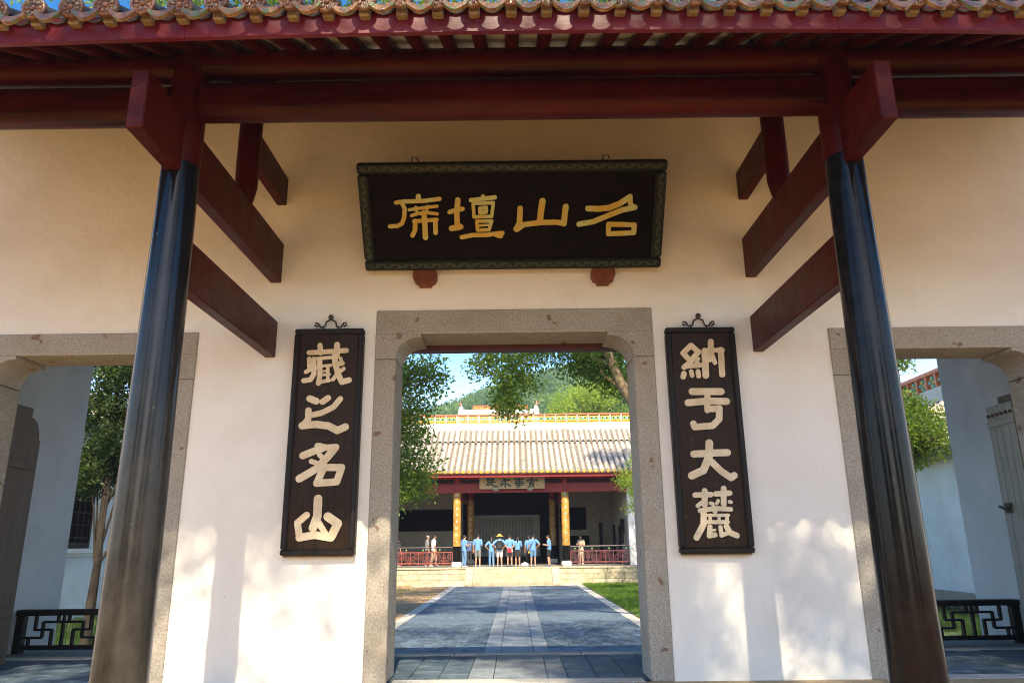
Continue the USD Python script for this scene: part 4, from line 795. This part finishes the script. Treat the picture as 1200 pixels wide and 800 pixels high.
tree('yew_tree', 'slender evergreen with dark trunk in front of the garden house, left side doorway', (-8.75, 9.0, GZ), 7.2, [
    ((-8.7, 9, 6.6), (.9, .9, .7), 90), ((-9.0, 9, 5.6), (1.0, .9, .5), 90), ((-8.5, 9, 4.8), (.9, .9, .45), 90), ((-9.0, 9, 4.1), (.75, .8, .42), 70), ((-8.6, 9, 3.35), (.7, .7, .38), 60), ((-9.15, 9, 2.75), (.42, .5, .3), 30), ((-7.4, 9.6, 5.2), (.7, .8, 1.0), 80), ((-7.3, 9.6, 3.2), (.5, .6, .9), 70), ((-8.9, 9.3, 5.0), (1.1, .8, 1.8), 160), ((-8.2, 9.3, 3.7), (.5, .6, .6), 70), ((-9.2, 9.3, 2.9), (.6, .6, .7), 90), ((-8.9, 9.2, 6.0), (1.2, .8, .9), 130), ((-8.4, 9.3, 7.6), (1.4, 1.2, .8), 110)], Mt['leaf_yew'], size=.28, leaf=.30, nleaf=44, bark='bark_dark', r0=.085, flat=.5)
tree('broadleaf_tree', 'dense dark tree behind the evergreen in the left side doorway', (-11.6, 19.0, GZ), 9, [((-11.6, 18.5, 7.8), (1.5, 2, 1.8), 220), ((-11.0, 18, 5.0), (1.3, 1.6, 1.3), 150), ((-11.9, 19, 10), (2.2, 2.5, 2), 200)], Mt['leaf_dark'], size=.42, leaf=.27, r0=.2)
tree('juniper_tree', 'spreading evergreen before the white corridor wall in the right side doorway', (7.6, 9.2, GZ), 6, [
    ((8.35, 9, 3.35), (.85, .8, .36), 100), ((8.9, 9.1, 3.3), (.5, .6, .36), 50), ((8.0, 9, 4.0), (.5, .6, .28), 40), ((7.9, 9.3, 4.5), (.8, .8, .30), 70), ((7.15, 9, 4.2), (.45, .6, 1.1), 90), ((7.0, 9, 2.6), (.32, .5, .7), 36), ((8.3, 8.9, 5.0), (.45, .5, .16), 22), ((7.4, 9.3, 6.2), (1.0, 1.0, .6), 80), ((8.5, 9.4, 3.75), (.9, .7, .45), 90), ((7.3, 9.4, 3.4), (.5, .6, .9), 70), ((8.7, 9.3, 3.5), (.9, .7, .7), 150)], Mt['leaf'], size=.28, leaf=.30, nleaf=46, r0=.14, flat=.5,
    limbs=[([(7.6, 9.1, 2.2), (8.0, 9, 2.75), (8.5, 9, 2.88), (9.1, 9, 3.1)], [.06, .05, .04, .015])])
# trees in front of the gate, behind the viewer: they dapple the wall
tree('forecourt_tree', 'old tree on the left of the forecourt', (-9.5, -13.5, -.47), 12, [((-4.6, -12.2, 12.3), (1.2, 1.3, .9), 48), ((-1.12, -12.2, 11.7), (.16, .3, .7), 9), ((-.15, -12.4, 11.9), (.45, .5, .9), 9), ((-.8, -12.4, 13.2), (2.2, .7, .45), 60), ((-2.6, -12.3, 12.2), (.6, .5, .6), 22), ((-.4, -12.3, 11.7), (.5, .5, .5), 10), ((-4, -3.5, 13.8), (4, 3.2, 1.3), 420), ((-2.5, -13.6, 14.4), (2.6, 1.3, .8), 80), ((-8, -12, 12), (2.6, 2.4, 2), 180)], Mt['leaf'], size=.42, leaf=.26, r0=.4)
tree('forecourt_tree', 'old tree on the right of the forecourt', (9.8, -13.5, -.47), 12, [((2.55, -12.2, 12.1), (.6, 1.1, 1.0), 90), ((3.65, -12.2, 12.1), (.65, .8, .9), 34), ((4.6, -12.2, 12.0), (.5, 1, 1), 50), ((5.4, -12.2, 12.1), (.9, 1, 1), 130), ((2.0, -12.3, 12.0), (.6, .9, .95), 60), ((3.2, -11, 11.2), (1.5, .8, .8), 16), ((3, -3.6, 13.8), (4.2, 3.2, 1.3), 430), ((2.5, -13.6, 14.4), (2.8, 1.3, .8), 90), ((7.5, -12, 12), (1.7, 2.2, 1.8), 150), ((4.8, -17.5, 11.3), (4.2, 4.2, 1.5), 430), ((3.6, -14.6, 12.3), (2.6, 1.3, .8), 200)], Mt['leaf'], size=.42, leaf=.26, r0=.4)
for k, (x, y, nm) in enumerate(((-9, -31, 'left of the way up to the forecourt'), (9.5, -32, 'right of the way up to the forecourt'), (-20, -30, 'at the left end of the forecourt'), (21, -31, 'at the right end of the forecourt'))):  # added out of view to darken column reflections and block low sky
    tree('edge_tree', 'dense bushy tree ' + nm, (x, y, -.47), 9, [((x, y, 7), (4.6, 3, 3.2), 170), ((x - 2, y, 3.2), (3.4, 2.6, 2.6), 110), ((x + 2.2, y, 2.6), (3.2, 2.6, 2.6), 110)], Mt['leaf_dark'], size=1.1, leaf=.24, nleaf=60, r0=.3)
# behind the hall
tree('hillside_tree', 'bright yellow-green tree right behind the hall ridge, nearest the pavilion', (6.6, 66, 1.5), 13, [((6.0, 66, 13.6), (2.6, 2.6, 2.6), 150), ((8.2, 66, 15.2), (2.2, 2.4, 2.0), 120), ((4.6, 66, 12.2), (1.4, 1.6, 1.4), 50)], Mt['leaf_light'], size=.9, leaf=.24, nleaf=60, r0=.25)
tree('hillside_tree', 'feathery lime green tree low behind the hall ridge at the right jamb', (11.4, 62, 1.5), 11, [((11.0, 62, 12.2), (1.9, 2, 1.7), 110), ((9.6, 62, 10.6), (1.7, 1.7, 1.2), 80), ((12.6, 62, 10.6), (1.7, 1.7, 1.4), 80)], Mt['leaf_lime'], size=.8, leaf=.24, nleaf=60, r0=.22)
tree('hillside_tree', 'tall green tree behind the lime ones, highest under the right corbel', (12.6, 78, 4), 17, [((11.6, 78, 19), (3, 3, 3), 170), ((14.5, 78, 17), (3, 3, 3), 150), ((9.2, 78, 16.5), (2.0, 2.2, 2), 90)], Mt['leaf'], size=1.0, leaf=.24, nleaf=60, r0=.3)
tree('hillside_tree', 'rounded green tree left behind the hall ridge beside the pavilion', (-9.2, 72, 2), 11, [((-9.6, 72, 12.0), (2.6, 2.6, 2.0), 120), ((-7.6, 72, 11.6), (1.6, 1.8, 1.3), 60)], Mt['leaf_lime'], size=.9, leaf=.24, nleaf=60, r0=.25)
# wooded hill
hx = np.linspace(-420, 420, 57); hy = np.linspace(57, 520, 40)
def hz(x, y):
    t = np.clip((y - 60) / 250, 0, 1); t = t * t * (3 - 2 * t)
    r = 55 + 13 * math.exp(-((x - 35) / 45) ** 2) - 9 * math.exp(-((x + 42) / 30) ** 2) - .00012 * x * x + 9 * (meshkit.noise(np.array([x / 60, y / 60, .3])) - .5)
    return -1.2 + max(r, 8) * t + (2.0 * (meshkit.noise(np.array([x / 18, y / 18, 2.0])) - .5)) * min(1, t * 6)
hill = sheet(hy, hx, hz); top('hill', hill, Mt['hill'], 'wooded hill behind the pavilion', 'hill', kind='structure', smooth=True)
n = 5200; X = np.r_[rng.uniform(-60, 70, 3600), rng.uniform(-200, 200, 1600)]; Y = np.sqrt(rng.uniform(92 ** 2, 330 ** 2, n))
Z = np.array([hz(x, y) for x, y in zip(X, Y)]) + rng.uniform(-.5, 1.8, n)
instancer(None, 'hill_wood', [(clump(150, .30, .6, .75), Mt['leaf_hill']), (clump(150, .30, .6, .8), Mt['leaf_lime']), (clump(150, .30, .6, .75), Mt['leaf_hill'])], np.c_[X, Y, Z], rng.uniform(2.2, 4.6, n), kind='stuff', label='dense green wood covering the hill behind the pavilion', category='wood')

# ------------------------------------------------------------------ people in the hall
skin_m = mat('skin', (.42, .22, .13), (.52, .29, .18), scale=12, rough=.55)
hair_m = plain('hair', (.014, .011, .010), .5); eye_m = plain('eye', (.02, .015, .012), .3); lip_m = plain('lip', (.35, .12, .10), .5)
CL = {k: plain('cloth_' + k, c, .85) for k, c in dict(blue=(.13, .30, .60), dusk=(.07, .12, .24), grey=(.20, .20, .20), dark=(.03, .03, .035), denim=(.12, .24, .42), pale=(.70, .66, .60), white=(.78, .78, .80), straw=(.72, .44, .09), black=(.016, .016, .018), red=(.6, .02, .03), beige=(.46, .38, .28), taupe=(.16, .13, .12), yellow=(.75, .5, .03), cap=(.30, .30, .31), sole=(.6, .6, .6), plum=(.2, .1, .3)).items()}
SPH = {}
def sph(n):
    if n not in SPH: SPH[n] = np.array(trimesh.creation.icosphere(n, 1.0).vertices)
    return SPH[n]
def chain(pts, rad, n=1, scale=(1, 1, 1)):
    """hulls of the spheres at neighbouring joints"""
    S = sph(n); out = []
    for (a, ra), (b, rb) in zip(zip(pts[:-1], rad[:-1]), zip(pts[1:], rad[1:])):
        out.append(m3.Manifold.hull_points(np.vstack([np.asarray(a) + S * ra * np.asarray(scale), np.asarray(b) + S * rb * np.asarray(scale)])))
    return out
def union(ms, edge=.035, it=6):
    m = m3.Manifold.batch_boolean(ms, m3.OpType.Add).refine_to_length(edge); t = tm(m)
    t = trimesh.Trimesh(t.vertices, t.faces, process=True); trimesh.smoothing.filter_taubin(t, iterations=it); return t
def person(label, x, y, face, shirt, legs='short', lower='dark', h=1.72, arms=('down', 'down'), hair='short', shoes='sole', hat=None, skirt=False, head_turn=0.0, sleeve=.5, step=0.0, lean=0.0):
    """feet at the origin, facing +y before turning by face"""
    p = thing('person', label, 'person', (x, y, TZ), face, 'visitors standing in the hall', scale=h / 1.72)
    hip = [np.array([s * .085, 0, .90]) for s in (-1, 1)]; kn = [np.array([s * .10, .03 + s * step * .5, .49]) for s in (-1, 1)]; an = [np.array([s * .11, -.01 + s * step, .085]) for s in (-1, 1)]
    ne = np.array([0, lean, 1.47]); sh = [np.array([s * .178, lean, 1.405]) for s in (-1, 1)]; hd = np.array([0, .03 + lean, 1.615])
    body = []
    for i, s in ((0, -1), (1, 1)):
        body += chain([hip[i], kn[i], an[i]], [.088, .056, .036]); body += chain([an[i], an[i] + [0, .13, -.055]], [.036, .025])
    body += chain([(0, 0, .92), (0, -.01, 1.08), (0, lean * .7, 1.28), ne - [0, 0, .06]], [.125, .112, .13, .10], 1, (1.12, .82, 1)); body += chain(sh, [.06, .06]); body += chain([ne - [0, 0, .05], hd - [0, .015, .04]], [.055, .05])
    arm = []
    for i, s in ((0, -1), (1, 1)):
        a = arms[i]; S = sh[i]
        if a == 'hips': E, W, F = S + [s * .20, -.10, -.22], S + [s * .03, .03, -.40], np.array([-s * .6, .5, -.6])
        elif a == 'front': E, W, F = S + [s * .05, -.03, -.28], S + [-s * .03, .22, -.22], np.array([-s * .3, 1, .2])
        elif a == 'back': E, W, F = S + [s * .07, -.10, -.26], S + [-s * .10, -.16, -.46], np.array([-s * .8, 0, -.5])
        elif a == 'cross': E, W, F = S + [s * .06, .05, -.27], S + [-s * .14, .20, -.24], np.array([-s * 1, .2, .1])
        else: E, W, F = S + [s * .05, -.02, -.28], S + [s * .06, .06, -.53], np.array([0, .15, -1])
        F = F / np.linalg.norm(F); arm.append((S, E, W, F)); body += chain([S, E, W], [.052, .040, .028])
        side = np.cross(F, [0, 1.0, 0] if abs(F[1]) < .8 else [1.0, 0, 0]); side /= np.linalg.norm(side); pal = np.cross(side, F)
        body += chain([W, W + F * .05], [.027, .033], 1); 
        for q, ln in zip((-1.5, -.5, .5, 1.5), (.062, .075, .078, .066)):
            r0 = W + F * .075 + side * q * .017; k1 = r0 + F * ln * .55 + pal * .006; body += chain([r0 - F * .02, k1, k1 + F * ln * .45 + pal * .018], [.0095, .0085, .007], 1)
        body += chain([W + F * .03 + side * .028, W + F * .065 + side * .052, W + F * .095 + side * .05], [.011, .010, .008], 1)
    ct, st_ = math.cos(head_turn), math.sin(head_turn)
    def hp(v): v = np.asarray(v, float); return hd + [v[0] * ct - v[1] * st_, v[0] * st_ + v[1] * ct, v[2]]
    Sx = sph(2); skull = m3.Manifold.hull_points(np.vstack([hd + Sx * [.075, .092, .092] + [0, 0, .02], [hp(u) for u in [(0, .085, -.10), (.03, .075, -.105), (-.03, .075, -.105), (.055, .03, -.085), (-.055, .03, -.085)]]]))
    body.append(skull); body += chain([hp((0, .09, .02)), hp((0, .112, -.02))], [.010, .016]); 
    for s in (-1, 1): body.append(m3.Manifold.hull_points(hp((s * .078, 0, -.005)) + sph(1) * [.012, .022, .032]))
    part(p, 'body', union(body), skin_m, smooth=True)
    for s in (-1, 1): part(p, 'eye', moved(trimesh.creation.icosphere(1, .011), hp((s * .032, .088, .012))), eye_m, smooth=True)
    part(p, 'mouth', moved(trimesh.creation.icosphere(1, .5).apply_scale([.045, .012, .014]), hp((0, .092, -.058))), lip_m, smooth=True)
    # clothes
    t = chain([(0, 0, .90), (0, -.01, 1.08), (0, lean * .7, 1.29), ne - [0, 0, .07]], [.150, .140, .150, .115], 1, (1.12, .86, 1)) + chain([sh[0] - [0, 0, .012], sh[1] - [0, 0, .012]], [.068, .068])
    for S, E, W, F in arm: t += chain([S, S + (E - S) * (sleeve + .25)], [.071, .066])
    t = [m3.Manifold.batch_boolean(t, m3.OpType.Add).trim_by_plane((0, 0, 1), .84)]
    part(p, 'shirt', union(t, .04, 5), CL[shirt], smooth=True)
    part(p, 'collar', lathe([(.062, 1.435), (.085, 1.43), (.072, 1.475), (.058, 1.48)], 14, (0, lean, 0)), CL[shirt], smooth=50)
    if skirt: part(p, 'skirt', lathe([(.0, .97), (.148, .96), (.165, .85), (.18, .62), (.165, .615), (.0, .64)], 18), CL[lower], smooth=50)
    else:
        tr = [m3.Manifold.hull_points(np.vstack([np.array([0, 0, .95]) + sph(1) * [.155, .12, .06], np.array([0, 0, .86]) + sph(1) * [.165, .125, .06]]))]
        for i in (0, 1):
            tr += chain([hip[i] - [0, 0, .02], hip[i] + (kn[i] - hip[i]) * (.85 if legs == 'short' else 1)], [.102, .080 if legs == 'short' else .072])
            if legs == 'long': tr += chain([kn[i], an[i] + [0, 0, .0]], [.072, .058])
        part(p, 'trousers', union(tr, .04, 5), CL[lower], smooth=True)
    for i in (0, 1):
        sm = union(chain([an[i] + [0, -.01, -.035], an[i] + [0, .07, -.04], an[i] + [0, .15, -.052]], [.047, .043, .03]), .03, 3); sm.vertices[:, 2] = np.maximum(sm.vertices[:, 2], .0)
        part(p, 'shoe', sm, CL[shoes], smooth=True)
    hm = [m3.Manifold.hull_points(hd + Sx * [.084, .100, .098] + [0, -.008, .032]).trim_by_plane(tuple(map(float, (hp((0, -1, .42)) - hd) / np.linalg.norm([0, -1, .42]))), float(np.dot((hp((0, -1, .42)) - hd) / np.linalg.norm([0, -1, .42]), hd + [0, 0, .02]) - .035))]
    if hair == 'long': hm += chain([hd + [0, -.06, -.02], hd + [0, -.09, -.16], hd + [0, -.11, -.36]], [.078, .088, .055], 1, (1.15, .7, 1))
    if hair == 'tail': hm += chain([hd + [0, -.095, .04], hd + [0, -.125, -.08], hd + [0, -.13, -.30]], [.035, .042, .02])
    if hair == 'bob': hm += chain([hd + [0, -.05, -.02], hd + [0, -.06, -.10]], [.085, .085], 1, (1.1, .8, 1))
    part(p, 'hair', union(hm, .03, 3), hair_m, smooth=True)
    if hat == 'straw': part(p, 'hat', lathe([(0, .13), (.06, .135), (.095, .10), (.105, .045), (.21, .02), (.225, .0), (.215, -.004), (.10, .025), (0, .03)], 24, hd + [0, 0, .03]), CL['straw'], smooth=60)
    if hat == 'cap': part(p, 'hat', cat([lathe([(0, .115), (.06, .105), (.095, .06), (.10, .02), (0, .02)], 20, hd + [0, 0, .02]), moved(lathe([(0, .02), (.075, .018), (.08, .01), (0, .008)], 16), hp((0, .09, .025)))]), CL['cap'], smooth=60)
    return p, arm
PI = math.pi
def at(px, d): return (px - 605) / 903 * (d + 7)                                   # x of a thing seen in that column, at depth d (layout only)
Y0 = 35.75
person('person in light blue shirt and jeans, hands raised, half behind the left gold column', -2.90, Y0, -.9, 'blue', 'long', 'denim', 1.70, ('front', 'front'))
person('person in dark blue shirt standing in the shade behind the left gold column group', -2.70, 37.2, .2, 'dusk', 'long', 'dark', 1.64, hair='bob', shoes='dark')
person('person in light blue shirt and grey knee-length shorts looking to the right', -2.14, Y0, -.15, 'blue', 'short', 'grey', 1.74, ('down', 'front'), head_turn=-.6)
person('person with long black hair, dark vest over light blue shirt, and jeans', -1.38, Y0 + .1, .1, 'blue', 'long', 'denim', 1.60, ('hips', 'down'), hair='long')
pa, _ = person('person in yellow straw hat with black backpack and white trousers', -.93, Y0, 0.0, 'blue', 'short', 'pale', 1.70, ('hips', 'hips'), hat='straw')
pb, _ = person('person in light blue shirt and dark shorts holding a red folder behind the back', -.37, Y0, .05, 'blue', 'short', 'taupe', 1.70, ('back', 'back'), shoes='dusk')
person('person with a ponytail, light blue shirt and short black skirt', .07, Y0, .0, 'blue', 'short', 'black', 1.60, ('cross', 'cross'), hair='tail', skirt=True)
person('person with dark hair half hidden behind the one with the shoulder bag', .72, 36.5, .1, 'blue', 'long', 'dark', 1.64, hair='bob')
pc, _ = person('person with shoulder bag strap, light blue shirt and denim shorts, left hand on hip', .93, Y0, -.1, 'blue', 'short', 'denim', 1.70, ('down', 'hips'))
person('person in blue shirt and black shorts turned to the left near the right gold column', 1.82, Y0 + .1, 1.25, 'blue', 'short', 'black', 1.66, ('front', 'front'), shoes='dusk')
person('person in grey cap and grey shirt walking behind the left fretwork railing', -5.15, 37.4, -1.2, 'grey', 'long', 'dark', 1.70, hat='cap', step=.12)
person('person in white T-shirt walking behind the left fretwork railing', -4.75, 37.2, -1.1, 'white', 'long', 'beige', 1.74, step=.12)
person('person in dark clothes seen small at the left end of the railing', -7.0, 38.5, -.6, 'dark', 'long', 'dark', 1.5, hair='bob')
person('person in beige dress shirt standing in the shade behind the right railing', 3.85, 38.8, 2.6, 'beige', 'long', 'beige', 1.66, ('front', 'front'), hair='bob')
# things they carry
bp = thing('backpack', 'black backpack on the back of the person in the straw hat', 'backpack', (-.93, Y0 - .21, TZ + 1.17))
part(bp, 'sack', union([m3.Manifold.hull_points(np.vstack([np.array([sx_ * .12, 0, sz_]) + sph(1) * [.05, .075, .06] for sx_ in (-1, 1) for sz_ in (-.19, .16)]))], .05, 3), CL['black'], smooth=True)
part(bp, 'pocket', union([m3.Manifold.hull_points(np.vstack([np.array([sx_ * .09, -.075, sz_]) + sph(1) * [.03, .03, .03] for sx_ in (-1, 1) for sz_ in (-.17, -.04)]))], .05, 2), CL['dark'], smooth=True)
for s in (-1, 1): part(bp, 'strap', tube([(s * .10, .05, .18), (s * .11, .13, .25), (s * .115, .24, .23), (s * .12, .33, .1), (s * .12, .32, -.08)], .014, 6), CL['black'])
fo = thing('folder', 'red folder held behind the back', 'folder', (-.37, Y0 - .26, TZ + .86), .05)
part(fo, 'cover', cbox(-.12, .12, -.014, .006, -.10, .12, .004), CL['red']); part(fo, 'pages', cbox(.121, .15, -.008, .002, -.09, .09, .002), CL['white'])
sb = thing('shoulder_bag', 'small dark shoulder bag with yellow pouch hanging at the hip in denim shorts', 'bag', (.93, Y0, TZ))
part(sb, 'pouch', cbox(-.30, -.20, -.10, .06, .78, .98, .02), CL['dark']); part(sb, 'strap', tube([(-.21, -.02, .98), (-.16, -.15, 1.05), (-.03, -.172, 1.25), (.10, -.10, 1.46), (.10, .06, 1.45), (-.02, .155, 1.25), (-.21, .05, 1.0)], .012, 6), CL['dark']); part(sb, 'yellow_tag', cbox(-.27, -.20, -.13, -.101, .70, .80, .008), CL['yellow'])
gb = thing('floor_bag', 'white bag lying on the hall floor beside the ponytailed person', 'bag', (.46, Y0 + .1, TZ))
part(gb, 'sack', union([m3.Manifold.hull_points(np.vstack([np.array([x, 0, .09]) + sph(1) * [.1, .1, .09] for x in (-.12, .12)] + [np.array([0, 0, .16]) + sph(1) * [.12, .07, .06]]))], .05, 3), CL['white'], smooth=True)
part(gb, 'handle', tube([(-.1, 0, .19), (-.06, 0, .27), (.06, 0, .27), (.1, 0, .19)], .012, 6), CL['dark'])

# ------------------------------------------------------------------ air
hzm = usdkit.material(stage, '/World/Looks/haze', {'v': ('principled_volume', dict(color=(.88, .93, 1.0), density=HAZE, anisotropy=.3))}, volume='v.volume')
top('haze', box(-890, 890, -390, 880, -4.0, 95), hzm, 'thin summer haze paling the far hill', 'haze', kind='stuff')
